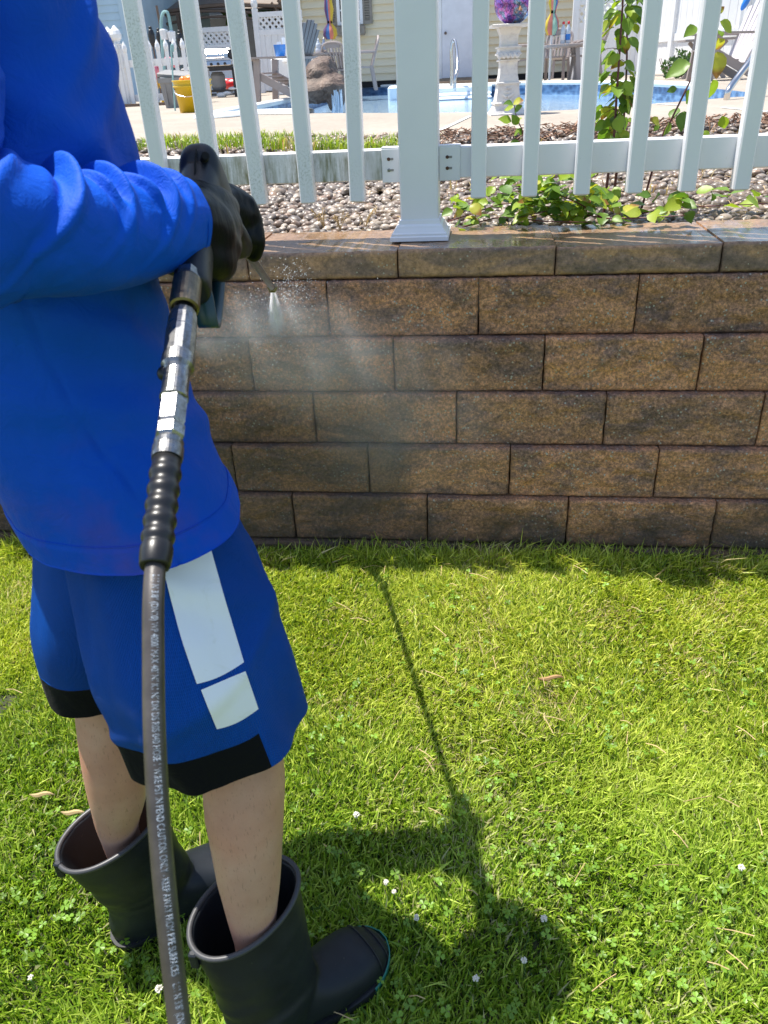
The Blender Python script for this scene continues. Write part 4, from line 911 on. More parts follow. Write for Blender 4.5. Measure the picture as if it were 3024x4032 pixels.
def bucket():
    a = az(424, 242, ZD); Y = a[1]; t = thing('yellow_bucket', (a[0], Y, ZD), 'bright yellow plastic bucket standing on the deck edge by grey totes', 'bucket'); w_ = (ay(456, 175, Y)[0] - ay(377, 175, Y)[0]) / 2; h = ay(417, 172, Y)[2] - ZD
    b = MB(); b.lathe([(w_ * .84, 0), (w_ * .97, h * .78), (w_ * 1.03, h * .79), (w_ * 1.03, h * .83), (w_ * .98, h * .84), (w_ * .99, h * .95), (w_ * 1.04, h * .96), (w_ * 1.04, h), (w_ * .95, h), (w_ * .8, .02)], (a[0], Y, ZD), 24); b.build('pail', 'yellow', t, True)
    K = [(a[0] - w_, Y, ZD + h * .86), (a[0] - w_ * .7, Y - w_ * .8, ZD + h * .6), (a[0], Y - w_ * 1.06, ZD + h * .5), (a[0] + w_ * .7, Y - w_ * .8, ZD + h * .6), (a[0] + w_, Y, ZD + h * .86)]; b = MB(); b.tube(crom(np.array(K), np.linspace(0, 4, 16)), .006, 5); b.build('handle', 'chrome', t)
    q = ay(409, 168, Y); b = MB(); b.ball((q[0], Y, q[2] - .02), .07, 10, 7, (1.2, 1, .7)); b.ball((q[0] - .07, Y - .02, q[2] - .03), .05, 8, 6); tag(b.build('toy_heap', 'orange', None, True), 'orange toy poking out of the yellow bucket', 'toy')
bucket()
# ---- beach toys
def toys():
    g = 'inflatable toys on the grass'
    def lump(name, mat, parts, label, px, ybot):
        a = az(px, ybot, ZD - .02); Y = a[1]; k = abs(ay(px + 10, 100, Y)[0] - ay(px, 100, Y)[0]) / 10; b = MB()
        for (dx, dy, rx, ry, rz) in parts: b.ball((a[0] + dx * k, Y + (rz and 0), ZD + dy * k), 1, 12, 8, (rx * k, max(rx, ry) * k * .7, ry * k))
        return tag(b.build(name, mat, None, True), label, 'toy', g)
    lump('inflatable_toy', 'red', [(12, 22, 26, 12, 0), (26, 16, 18, 12, 0), (-2, 26, 14, 8, 0)], 'red inflatable lounging on the grass left of the taupe chair', 497, 210)
    lump('inflatable_toy', 'gold', [(-4, 14, 12, 12, 0), (6, 10, 12, 10, 0), (-10, 22, 7, 7, 0)], 'golden patterned inflatable beside the red one', 482, 209)
    lump('inflatable_toy', 'orange', [(0, 34, 9, 6, 0), (4, 29, 7, 6, 0)], 'small orange inflatable left of the red one', 474, 210)
    lump('inflatable_toy', 'white', [(0, 5, 12, 6, 0), (14, 8, 12, 5, 0), (30, 16, 14, 4, 0)], 'white part-deflated toy lying under the red inflatable', 480, 213)
    lump('pool_float', 'pink', [(0, 70, 9, 10, 0), (16, 76, 12, 9, 0), (-14, 62, 7, 12, 0), (-20, 52, 6, 14, 0), (30, 72, 12, 8, 0)], 'pink pool float showing above the grey totes behind the fence', 362, 224)
    lump('pool_float', 'yellow', [(0, 36, 8, 14, 0), (14, 34, 5, 10, 0), (-4, 22, 9, 8, 0)], 'yellow pool float between the garden fence pickets', 342, 224)
    lump('ride_toy', 'lime', [(0, 8, 9, 6, 0), (6, 14, 4, 4, 0)], 'lime green toy at the foot of the garden fence', 340, 229)
    lump('ride_toy', 'yellow', [(0, 7, 8, 6, 0), (-3, 13, 4, 4, 0)], 'yellow toy next to the lime green one', 358, 229)
toys()

# ---- chairs and tables
def T3(base, k, rz):
    c, s = math.cos(rz), math.sin(rz)
    return lambda p: np.array([base[0] + k * (c * p[0] - s * p[1]), base[1] + k * (s * p[0] + c * p[1]), base[2] + k * p[2]])
def adirondack(base, k, rz, mat, backmat, label, group=None, name='adirondack_chair'):
    t = thing(name, base, label, 'chair', group); M = T3(base, k, rz)
    def beam(n, a, b_, w_, h, m=mat, up=(0, 0, 1)): b = MB(); b.beam(M(a), M(b_), w_ * k, h * k, up=up); return b.build(n, m, t)
    # local: +x is the front of the chair
    for y in (-.27, .27):
        beam('front_leg', (.36, y, 0), (.30, y, .56), .035, .10); beam('rear_leg', (-.42, y * .9, 0), (.33, y * .9, .36), .03, .10)
        beam('armrest', (.42, y * 1.12, .58), (-.38, y * 1.12, .56), .13, .025)
    for i in range(5): x = .34 - i * .115; z = .38 - i * .045; beam('seat_slat', (x, -.26, z), (x, .26, z), .10, .02)
    for i in range(6):
        a = (i - 2.5) / 2.5; L = .92 - .13 * a * a
        p0 = np.array((-.16, .20 * a, .20)); p1 = np.array((-.16 - .36 * L, .29 * a, .20 + .88 * L)); d = (p1 - p0); 
        b = MB(); b.beam(M(p0), M(p1), .085 * k, .02 * k, up=M((1, 0, .4)) - M((0, 0, 0))); 
        b.build('back_slat', backmat, t)
    beam('back_brace', (-.36, -.28, .55), (-.36, .28, .55), .06, .03); beam('back_brace', (-.22, -.24, .22), (-.22, .24, .22), .06, .03)
    return t
b0 = az(622, 219, ZD); adirondack(b0, 0.93 * b0[1] / 12.0, rad(164), 'resin', 'shaded_back', 'taupe adirondack chair with a fan back coloured as in shade near the pool corner', 'chairs round the pool')
b0 = az(657, 203, ZD); adirondack(b0, 1.0, rad(-60), 'white', 'white', 'white slatted adirondack chair behind the brown waterfall rock', 'chairs round the pool')
b0 = az(1560, 173, ZD); adirondack(b0, 0.95, rad(196), 'resin', 'lavender', 'pale slatted adirondack chair before the board fence at right', 'chairs round the pool')
def resin_chair(base, k, rz, label):
    t = thing('resin_chair', base, label, 'chair', 'chairs round the pool'); M = T3(base, k, rz)
    for x, y, tx in ((.22, -.24, .19), (.22, .24, .19), (-.24, -.22, -.20), (-.24, .22, -.20)): b = MB(); b.beam(M((x * 1.12, y * 1.1, 0)), M((tx, y, .43)), .055 * k, .055 * k, up=(0, 1, 0)); b.build('leg', 'resin', t)
    b = MB(); V = [M(p) for p in ((.25, -.25, .44), (.25, .25, .44), (-.22, .23, .41), (-.22, -.23, .41), (.25, -.25, .41), (.25, .25, .41), (-.22, .23, .38), (-.22, -.23, .38))]; b.add(V, [[0, 1, 2, 3], [7, 6, 5, 4], [0, 4, 5, 1], [1, 5, 6, 2], [2, 6, 7, 3], [3, 7, 4, 0]]); b.build('seat', 'resin', t)
    for i in range(7): a = (i - 3) / 3; b = MB(); b.beam(M((-.21, .20 * a, .43)), M((-.33, .21 * a, .80)), .032 * k, .016 * k, up=M((1, 0, .3)) - M((0, 0, 0))); b.build('back_slat', 'resin', t)
    K = [M(p) for p in ((-.21, -.23, .42), (-.27, -.25, .62), (-.32, -.25, .78), (-.345, -.17, .88), (-.35, 0, .91), (-.345, .17, .88), (-.32, .25, .78), (-.27, .25, .62), (-.21, .23, .42))]; b = MB(); b.tube(crom(np.array(K), np.linspace(0, 8, 33)), .024 * k, 6); b.build('back_frame', 'resin', t)
    K = [M((-.342, y, z)) for y, z in ((-.18, .80), (.18, .80), (.15, .89), (-.15, .89))]; b = MB(); b.add(K + [np.array(q) + (0.01, 0.02, 0) for q in K], [[0, 1, 2, 3], [7, 6, 5, 4]]); b.build('back_panel', 'resin', t)
    for s in (-1, 1): K = [M(p) for p in ((-.28, .25 * s, .66), (-.05, .29 * s, .665), (.17, .29 * s, .65), (.235, .27 * s, .60), (.21, .25 * s, .44))]; b = MB(); b.tube(crom(np.array(K), np.linspace(0, 4, 17)), .025 * k, 6); b.build('armrest', 'resin', t)
    return t
sc = 1.03
resin_chair(az(783, 196, ZD), 1.0, rad(190), 'taupe resin armchair right of the table below the shuttered window')
resin_chair(az(738, 197, ZD), .95, rad(75), 'taupe resin armchair with its back to the house behind the rock')
resin_chair(az(1195, 176, ZD), .95, rad(250), 'taupe resin armchair nearest the pool beside the right-hand table')
resin_chair(az(1262, 175, ZD), .95, rad(185), 'taupe resin armchair at the right end of the right-hand table')
resin_chair(az(1135, 178, ZD), .95, rad(5), 'taupe resin armchair showing behind the carved pedestal')
resin_chair(az(1215, 169, ZD), .9, rad(268), 'taupe resin armchair against the cream siding behind the bottles')
def table(px, yb, ytop, w_, label):
    a = az(px, yb, ZD); Y = a[1]; h = ay(px, ytop, Y)[2] - ZD; t = thing('patio_table', a, label, 'table', 'patio tables by the house')
    b = MB(); s = math.sqrt(.5); b.lathe([(w_ * .92, -.05), (w_, -.03), (w_, 0.0), (w_ * .97, .004)], (a[0], Y, ZD + h), 16, ang0=.2); b.build('tabletop', 'resin', t)
    for sx in (-1, 1):
        for sy in (-1, 1): b = MB(); b.beam((a[0] + sx * w_ * .74, Y + sy * w_ * .6, ZD), (a[0] + sx * w_ * .62, Y + sy * w_ * .5, ZD + h - .04), .07, .05, up=(0, 1, 0)); b.build('leg', 'resin', t)
    return a, h
ta, th_ = table(705, 198, 115, .62, 'taupe patio table under the yellow closed umbrella')
tb, tbh = table(1205, 178, 97, .46, 'taupe patio table with red-capped bottles under the striped closed umbrella')
def umbrella(px, ytie, ybot, ytop, a, mats, label, w_):
    Y = a[1]; P = lambda y: ay(px, y, Y); t = thing('closed_umbrella', (P(50)[0], Y, P(ybot)[2]), label, 'umbrella'); cx = P(50)[0]
    b = MB(); b.tube([(cx, Y, ZD + .02), (cx, Y, P(ytop)[2] + .05)], .022, 8); b.build('pole', 'white', t)
    zt, ztie, zb = P(ytop)[2], P(ytie)[2], P(ybot)[2]; n = 24
    prof = [(w_ * .12, zt), (w_ * .45, zt * .6 + ztie * .4), (w_ * .62, zt * .3 + ztie * .7), (w_ * .36, ztie + .02), (w_ * .34, ztie - .02), (w_ * .85, ztie * .6 + zb * .4), (w_ * .95, ztie * .25 + zb * .75), (w_ * .6, zb)]
    for j, m in enumerate(mats):
        V = []; k0 = j * n // len(mats); k1 = (j + 1) * n // len(mats); mm = k1 - k0 + 1
        for r, z in prof:
            for k in range(k0, k1 + 1): an = 2 * math.pi * k / n; rr = r * (1 + .28 * math.sin(an * 4 + z * 3) + .1 * math.sin(an * 9)); V.append((cx + rr * math.cos(an), Y + rr * math.sin(an), z))
        b = MB(); b.add(V, [(i * mm + k, i * mm + k + 1, (i + 1) * mm + k + 1, (i + 1) * mm + k) for i in range(len(prof) - 1) for k in range(mm - 1)]); b.build('canopy_panel', m, t, True)
    b = MB(); b.lathe([(w_ * .40, -.02), (w_ * .40, .02)], (cx, Y, ztie), 12); b.build('tie_strap', 'black_cloth', t)
umbrella(712, 48, 85, -45, ta, ['yellow_canvas', 'coral_canvas', 'purple', 'yellow_canvas', 'purple', 'blue_canvas', 'coral_canvas', 'yellow_canvas'], 'closed patio umbrella in yellow and purple panels before the shutters', .12)
umbrella(1193, 26, 76, -40, tb, ['coral_canvas', 'green_canvas', 'blue_canvas', 'coral_canvas', 'yellow_canvas', 'coral_canvas', 'green_canvas', 'blue_canvas'], 'closed patio umbrella in coral green and blue stripes right of the pedestal', .115)
for i, (px, hgt) in enumerate(((689, .25), (701, .25))):
    q = ay(px, 115, ta[1] - .25); z = ZD + th_ + .004; b = MB(); b.lathe([(.055, 0), (.075, .03), (.07, .07), (.05, .1), (.06, .13), (.045, .17), (.025, .19), (.03, .22), (.005, .26)], (q[0], ta[1] - .25, z), 10)
    tag(b.build('table_lantern', 'chrome' if i else 'clear', None, True), ('squat glass table ornament left of the umbrella pole', 'squat silver table ornament nearest the umbrella pole')[i], 'ornament', 'ornaments on the left table')
for i, px in enumerate((1215, 1226)):
    Y = tb[1] - .05; q = ay(px, 95, Y); z = ZD + tbh + .004; t = thing('drink_bottle', (q[0], Y, z), ('clear drink bottle with red cap, left one on the right-hand table', 'clear drink bottle with red cap and blue label, right one on the table')[i], 'bottle', 'red capped bottles')
    b = MB(); b.lathe([(.035, 0), (.042, .02), (.042, .13), (.038, .14), (.042, .16), (.042, .22), (.02, .28), (.018, .30)], (q[0], Y, z), 10); b.build('bottle_body', 'clear', t, True)
    b = MB(); b.lathe([(.043, .06), (.0435, .07), (.0435, .14), (.043, .15)], (q[0], Y, z), 10); b.build('bottle_label', 'blue_plastic' if i else 'white', t, True)
    b = MB(); b.lathe([(.022, .30), (.022, .335), (.018, .34)], (q[0], Y, z), 10); b.build('cap', 'red', t, True)
# small side table and white stone at right
a = az(1500, 171, ZD); t = thing('side_table', a, 'small slatted side table left of the pale adirondack chair', 'table')
for i in range(5): b = MB(); b.box((a[0] + .12, a[1] - .22 + i * .11, ZD + .50), (.75, .10, .025)); b.build('slat', 'resin', t)
for s in (-1, 1):
    for y in (-.2, .2): b = MB(); b.beam((a[0] + .12 - .26 * s, a[1] + y, ZD), (a[0] + .12 + .22 * s, a[1] + y, ZD + .48), .05, .03, up=(0, 1, 0)); b.build('crossed_leg', 'resin', t)
a = az(1583, 160, ZD); b = MB(); b.ball((a[0], a[1], ZD + .2), .24, 9, 6, (.8, .8, 1), Matrix.Rotation(.4, 3, 'Y')); tag(b.build('white_stone', 'towel', None, False), 'pale pointed garden stone under the adirondack chair at right', 'stone')
q = ay(1614, 4, 9.0); t = thing('pool_scoop', (q[0], 9.0, q[2] - .1), 'blue plastic scoop hanging by the fence at the top right corner', 'scoop'); b = MB(); b.ball((q[0] - .01, 9.0, q[2]), .05, 10, 6, (.6, .5, 1.5), Matrix.Rotation(.45, 3, 'Y')); b.build('bowl', 'blue_plastic', t, True); b = MB(); b.tube([(q[0] + .03, 9.0, q[2] + .06), (q[0] + .12, 9.0, q[2] + .35)], .012, 6); b.build('handle', 'blue_plastic', t); b = MB(); b.tube([(q[0] + .12, 9.0, q[2] + .35), (q[0] + .5, 9.0, ZD)], .012, 6); b.build('pole', 'white', t)
# blue pail on the deck beside the chair
a = az(614, 205, ZD); b = MB(); Y = a[1]
z0 = ay(606, 124, Y)[2]; t = thing('blue_pail', (ay(606, 120, Y)[0], Y, z0), 'bright blue pail standing behind the taupe chair armrest', 'pail'); b.lathe([(.09, 0), (.12, .2), (.125, .21), (.11, .21), (.08, .02)], (ay(606, 120, Y)[0], Y, z0), 14); b.build('pail_body', 'blue_plastic', t, True); b = MB(); b.box((ay(606, 120, Y)[0], Y, (z0 + ZD) / 2 - .01), (.34, .34, z0 - ZD - .02), None, .02); tag(b.build('side_stool', 'white'), 'white plastic stool holding the blue pail', 'stool')

# ---- waterfall rock
k = NT('falling_water'); k.set(Base_Color=(.45, .58, .70, 1), Roughness=.1); MAT['falling'] = k.m
def rock():
    a = az(712, 222, ZD); Y = a[1]; k = abs(ay(720, 150, Y)[0] - ay(710, 150, Y)[0]) / 10; b = MB()
    for dx, dz, rx, rz in ((-22, 22, 46, 26), (-18, 52, 34, 34), (14, 30, 28, 24), (-40, 20, 34, 22), (24, 34, 18, 16), (14, 4, 13, 24)): b.ball((a[0] + dx * k, Y + (.1 if dz > 30 else -.05), ZD + dz * k), 1, 22, 16, (rx * k, .42, rz * k))
    V, F = remesh(b, .035, 2); V = V + 0.05 * fbm(V * 5, 4, 3)[:, None] * np.array([1, 1, 1]); V = V + 0.03 * np.abs(fbm(V * 13, 3, 13))[:, None]
    tag(obj('waterfall_rock', V, F, 'rock', None, False), 'brown artificial boulder spilling water into the pool', 'rock')
    b = MB(); r = np.random.default_rng(4)
    for i in range(30):
        x = a[0] + (28 + r.uniform(-11, 13)) * k; y = Y - .35 - r.uniform(0, .12); z1 = ZD + (20 + r.uniform(-8, 6)) * k; z0 = ZD - .17; b.tube([(x, y, z1), (x + .01, y - .05, (z0 + z1) / 2), (x + r.uniform(-.03, .03), y - .07, z0)], r.uniform(.002, .005), 4, False)
    tag(stuff(b.build('falling_water', 'falling')), 'thin falling water sheet below the boulder', 'water')
rock()

# ---- pool handrails
def handrail(K, Y0_, label, r=.022):
    P = [ay(x, y, Y) for x, y, Y in K]; P[0][2] = min(P[0][2], ZD - .05); t = MB().tube(crom(np.array(P), np.linspace(0, len(P) - 1, 40)), r, 8).build('pool_handrail', 'chrome', None, True); tag(t, label, 'handrail', 'steel pool handrails')
Yq = az(974, 190, ZD)[1]
handrail([(974, 196, Yq), (976, 150, Yq), (975, 110, Yq), (979, 88, Yq), (984, 92, Yq - .1), (988, 125, Yq - .6), (988, 150, Yq - .8), (983, 168, Yq - .9), (982, 196, Yq - .9)], 0, 'steel pool handrail in front of the white house door', .028)
Yq = az(1572, 216, ZD)[1]
handrail([(1571, 225, Yq), (1570, 212, Yq), (1574, 195, Yq), (1590, 172, Yq + .1), (1615, 140, Yq + .2), (1632, 120, Yq + .3), (1650, 112, Yq + .4), (1668, 130, Yq + .5), (1672, 210, Yq + .5)], 0, 'steel pool handrail curving up at the right edge of the pool', .024)

# ---- pedestal and gazing ball
def pedestal():
    a = az(1094, 247, ZD); k = abs(ay(1100, 150, a[1])[0] - ay(1090, 150, a[1])[0]) / 10; s = math.sqrt(.5); t = thing('garden_pedestal', a, 'carved white plaster pedestal standing on the deck before the pool', 'pedestal'); H = lambda y: ay(1094, y, a[1])[2] - ZD
    L = lambda nm, pf, n=4, a0=math.pi / 4, q=s: MB().lathe([(r * k / q, H(y)) for r, y in pf], a, n, ang0=a0 + .12).build(nm, 'plaster', t)
    L('base', [(39, 250), (39, 244), (36, 242), (30, 230), (29, 226), (31, 224), (31, 221), (28, 220)])
    L('lower_shaft', [(27, 221), (23.5, 195), (23, 182), (26, 181), (26, 178), (22, 177)])
    L('middle_shaft', [(22, 178), (19, 160), (18, 140), (18.5, 133), (22.5, 132), (22.5, 129), (19, 128)])
    L('garland_band', [(19, 129), (20, 122), (26, 118), (22, 111), (22.5, 105), (25, 104), (25, 101), (18.5, 100)])
    L('upper_shaft', [(18.5, 101), (17.5, 88), (18.5, 76), (22, 66), (24, 60), (24, 59)])
    L('top_plate', [(24, 60), (40, 59), (41, 54), (38, 53)])
    # chevron carving on the shafts
    for sg in (-1, 1):
        for j in range(4):
            y = 215 - j * 9; z = ZD + H(y); b = MB(); y0 = a[1] - 26 * k - (.006 if j < 2 else -.006)
            b.beam((a[0] + sg * 1 * k, y0, z - 3 * k), (a[0] + sg * 14 * k, y0 + .015, z + 4 * k), .012, .014, up=(0, 1, 0)); b.build('chevron', 'plaster', t)
    for j in range(5): b = MB(); xx = a[0] + (j - 2) * 9.2 * k; K = [(xx - 4.4 * k, a[1] - 25 * k, ZD + H(116)), (xx, a[1] - 28 * k, ZD + H(124)), (xx + 4.4 * k, a[1] - 25 * k, ZD + H(116))]; b.tube(crom(np.array(K), np.linspace(0, 2, 7)), .011, 5); b.build('garland', 'plaster', t)
    r = 40 * k; b = MB(); b.ball((a[0] - 2 * k + .03, a[1], ZD + H(53) + r * .955), r, 36, 24); 
    tag(b.build('gazing_ball', 'mosaic', None, True), 'purple mosaic glass gazing ball resting on the white pedestal', 'gazing ball')
    b = MB(); b.lathe([(r * .34, 0), (r * .30, .012)], (a[0] + .03 - 2 * k, a[1], ZD + H(53) - .001), 16); b.build('ball_seat', 'plaster', t)
pedestal()

# ---- trees and foliage beyond
def leaf_cloud(n, cen, rad_, size, seed, cols):
    r = np.random.default_rng(seed); d = r.normal(size=(n, 3)); d /= np.linalg.norm(d, axis=1)[:, None]; q = r.uniform(.45, 1, n) ** .6; c = np.array(cen) + d * q[:, None] * np.array(rad_); k = fbm(c * 1.6, 3, seed); keep = k > -.12; c = c[keep]; n = len(c)
    a = r.normal(size=(n, 3)); a /= np.linalg.norm(a, axis=1)[:, None]; b_ = np.cross(a, r.normal(size=(n, 3))); b_ /= np.linalg.norm(b_, axis=1)[:, None]; s = size * r.uniform(.6, 1.3, (n, 1))
    V = np.stack([c - a * s, c + b_ * s * .45, c + a * s, c - b_ * s * .45], 1).reshape(-1, 3); F = (np.arange(n)[:, None] * 4 + np.arange(4)).tolist(); T = np.repeat(np.array(cols)[r.integers(0, len(cols), n)] * r.uniform(.7, 1.3, (n, 1)), 4, 0)
    return V, F, T
def tree(px, yb, Y, h, rx, label, seed, group='trees beyond the fences'):
    q = ay(px, yb, Y); t = thing('leafy_tree', (q[0], Y, .80), label, 'tree', group)
    b = MB(); K = [(q[0], Y, .80), (q[0] + .1, Y, .8 + h * .3), (q[0] - .1, Y + .1, .8 + h * .7)]; b.tube(crom(np.array(K, float), np.linspace(0, 2, 10)), np.linspace(.22, .07, 10), 8)
    for i in range(6): a = i * 1.05; b.tube([(q[0], Y, .8 + h * .35), (q[0] + rx * .3 * math.cos(a), Y + rx * .3 * math.sin(a), .8 + h * .5), (q[0] + rx * .7 * math.cos(a), Y + rx * .7 * math.sin(a), .8 + h * .68)], [.09, .06, .02], 6)
    b.build('trunk', 'trunk', t)
    V, F, T = leaf_cloud(5200, (q[0], Y, .8 + h * .66), (rx, rx, h * .40), .16, seed, [(.03, .075, .02), (.05, .11, .025), (.08, .15, .03), (.022, .05, .02)]); obj('crown', V, F, 'leaf_green', t, False, tint=T)
tree(580, 20, 25, 6.5, 2.6, 'dense green tree rising behind the tall lattice fence', 5)
def bush(px, yb, h, w_, label, seed, name='bush', n=700, cols=((.03, .075, .02), (.06, .12, .03))):
    a = az(px, yb, ZD); t = thing(name, a, label, 'plant'); b = MB(); 
    for i in range(5): an = i * 1.26; b.tube([a, (a[0] + w_ * .4 * math.cos(an), a[1] + w_ * .4 * math.sin(an), ZD + h * .7)], [.012, .004], 5)
    b.build('stem', 'stem', t); V, F, T = leaf_cloud(n, (a[0], a[1], ZD + h * .55), (w_, w_, h * .5), .045, seed, cols); obj('foliage', V, F, 'leaf_green', t, False, tint=T)
bush(1438, 168, .42, .40, 'low green weeds at the foot of the board fence behind the pool', 21)
bush(1497, 160, 1.15, .20, 'narrow dark conifer against the board fence left of the side table', 22, 'small_conifer', 900, ((.015, .045, .02), (.03, .07, .03)))
bush(1596, 158, .55, .4, 'tuft of green leaves behind the pale garden stone', 23)
bush(1475, 170, .30, .5, 'shaded weeds beside the side table legs', 24)

# ================================================================== PERSON, GUN, HOSE
Fd = np.array([.60, .80, 0]); Rd = np.array([.80, -.60, 0]); Z3 = np.array([0, 0, 1.0])
def pix(V):
    d = np.asarray(V) - CC; z = d @ CF; return np.stack([829.5 + FD * (d @ CR) / z, 1106 - FD * (d @ CU) / z], -1)
def inpoly(p, poly):
    x, y = p[..., 0], p[..., 1]; r = np.zeros(x.shape, bool); n = len(poly)
    for i in range(n):
        (x0, y0), (x1, y1) = poly[i], poly[(i + 1) % n]
        c = (y0 > y) != (y1 > y); r ^= c & (x < (x1 - x0) * (y - y0) / (y1 - y0 + 1e-9) + x0)
    return r

# ---- the body: one continuous mesh (head, torso, arms, legs), clothes are its children
ANK_R = np.array([-.303, .615, .07]); ANK_L = None
KT = 1.08
def away(K, fb=1.0): return [(CC + (np.array(c) - CC) * KT, a * KT, b_ * KT * fb) for c, a, b_ in K]
KR = [(-.42, .765, .88), (-.360, .735, .70), (-.306, .692, .52), (-.303, .668, .43), (-.305, .648, .33), (-.306, .628, .22), (-.303, .615, .10)]; RRl = [.060, .060, .056, .0525, .044, .029, .032]
KL = [(-.49, .84, .88), (-.50, .815, .70), tuple(ad(246, 1540, 1.13)), tuple(ad(250, 1640, 1.16)), tuple(ad(254, 1720, 1.19)), tuple(ad(258, 1800, 1.235)), (-.555, .772, .11)]; RLl = [.060, .060, .054, .050, .043, .030, .032]
SR = np.array([-.49, .725, 1.365]); ER = ad(-165, 490, .605); WR = ad(425, 488, .835)
SL = np.array([-.63, .955, 1.365]); EL = np.array([-.665, 1.065, 1.115]); WL = ad(462, 452, 1.105)
NECK = np.array([-.505, .91, 1.43]); HEAD = np.array([-.430, .995, 1.55])
def body():
    b = MB()
    def limb(K, R, n=16):
        K = np.array(K, float); t = np.linspace(0, len(K) - 1, 8 * len(K)); b.tube(crom(K, t), np.interp(t, np.arange(len(K)), R), n); b.ball(K[0], R[0], 12, 8); b.ball(K[-1], R[-1], 12, 8)
    limb(KR, RRl); limb(KL, RLl)
    for a, d in ((ANK_R, (.68, .73, 0)), (np.array((-.555, .772, .075)), (.79, .61, 0))): d = np.array(d); limb([a - d * .01 + (0, 0, -.015), a + d * .07 + (0, 0, -.02), a + d * .14 + (0, 0, -.035)], [.026, .028, .020], 10)
    limb([SR, (SR + ER) / 2, ER, (ER * .6 + WR * .4), WR], [.05, .043, .037, .036, .026]); limb([SL, (SL + EL) / 2, EL, (EL * .6 + WL * .4), WL], [.05, .043, .037, .036, .026])
    G, _ = rings(away([((-.42, .76, .84), Fd * .09, Rd * .14), ((-.44, .765, .95), Fd * .095, Rd * .135), ((-.475, .775, 1.12), Fd * .10, Rd * .14), ((-.488, .79, 1.28), Fd * .10, Rd * .155), ((-.482, .805, 1.38), Fd * .07, Rd * .15), ((-.47, .82, 1.42), Fd * .05, Rd * .08)], .85), 40, 32)
    b.add(G.reshape(-1, 3), grid_faces(40, 32).tolist() + [list(range(31, -1, -1)), list(range(39 * 32, 40 * 32))])
    limb([NECK + (-.01, -.02, -.06), NECK, HEAD + (0, 0, -.05)], [.055, .05, .05])
    # head turned down towards the nozzle
    hx = nrm((.35, .86, -.38)); hs = nrm(np.cross(hx, Z3)); hu = np.cross(hs, hx); R = np.stack([hx, hs, hu], 1)
    H = lambda x, y, z: HEAD + R @ np.array([x, y, z])
    b.ball(H(-.008, 0, .025), 1, 20, 14, (.095, .076, .092), R); b.ball(H(.02, 0, -.045), 1, 16, 12, (.066, .058, .062), R); b.ball(H(.055, 0, -.085), .026, 10, 8)
    b.tube([H(.086, 0, .012), H(.104, 0, -.018), H(.098, 0, -.034)], [.010, .014, .011], 8); b.ball(H(.100, 0, -.026), .014, 10, 8)
    for s in (-1, 1): b.ball(H(-.005, s * .076, -.005), 1, 10, 8, (.022, .009, .032), R); b.ball(H(.078, s * .034, .026), 1, 10, 8, (.016, .024, .010), R)
    b.ball(H(.082, 0, -.058), 1, 10, 8, (.012, .026, .007), R); b.ball(H(.081, 0, -.069), 1, 10, 8, (.012, .022, .007), R)
    V, F = remesh(b, .0065, 4)
    p = obj('person', V, F, 'skin'); tag(p, 'person in blue hoodie and shorts with black gloves and boots washing the block wall', 'person')
    for s in (-1, 1): e = MB(); e.ball(H(.079, s * .032, .010), .0125, 12, 8); e.build('eye', 'eye', p, True)
    e = MB(); e.ball(H(-.018, 0, .045), 1, 24, 16, (.098, .083, .088), R); e.ball(H(-.05, 0, .0), 1, 16, 12, (.06, .078, .07), R); Vh, Fh = remesh(e, .008, 3); Vh = Vh + (.006 * fbm(Vh * np.array([60, 60, 25]), 3, 2))[:, None] * nrm((0, .3, 1)); obj('hair', Vh, Fh, 'hair', p)
    return p
PERSON = body()

def fold(x, c, w): return np.exp(-((x - c) / w) ** 2)
def shell(name, G, mat, parent, t=0.0025, cap=False, uv=True, **k):
    """an open garment with an inner face, so its openings show cloth thickness"""
    R_, M_, _ = G.shape; N = normals(G); I = G + N * (t if (N * (G - G.mean((0, 1)))).sum() < 0 else -t)
    V = np.concatenate([G.reshape(-1, 3), I.reshape(-1, 3)]); n = R_ * M_; F = grid_faces(R_, M_); F2 = F[:, ::-1] + n
    e = np.arange(M_); e2 = (e + 1) % M_; r0 = np.stack([e, e2, e2 + n, e + n], 1); o = (R_ - 1) * M_; r1 = np.stack([o + e2, o + e, o + e + n, o + e2 + n], 1)
    U = np.stack(np.meshgrid(np.arange(M_) / M_ * 8, np.arange(R_) / R_), -1).reshape(-1, 2)
    return obj(name, V, np.concatenate([F, F2, r0, r1]).tolist(), mat, parent, True, uv=np.concatenate([U, U]))

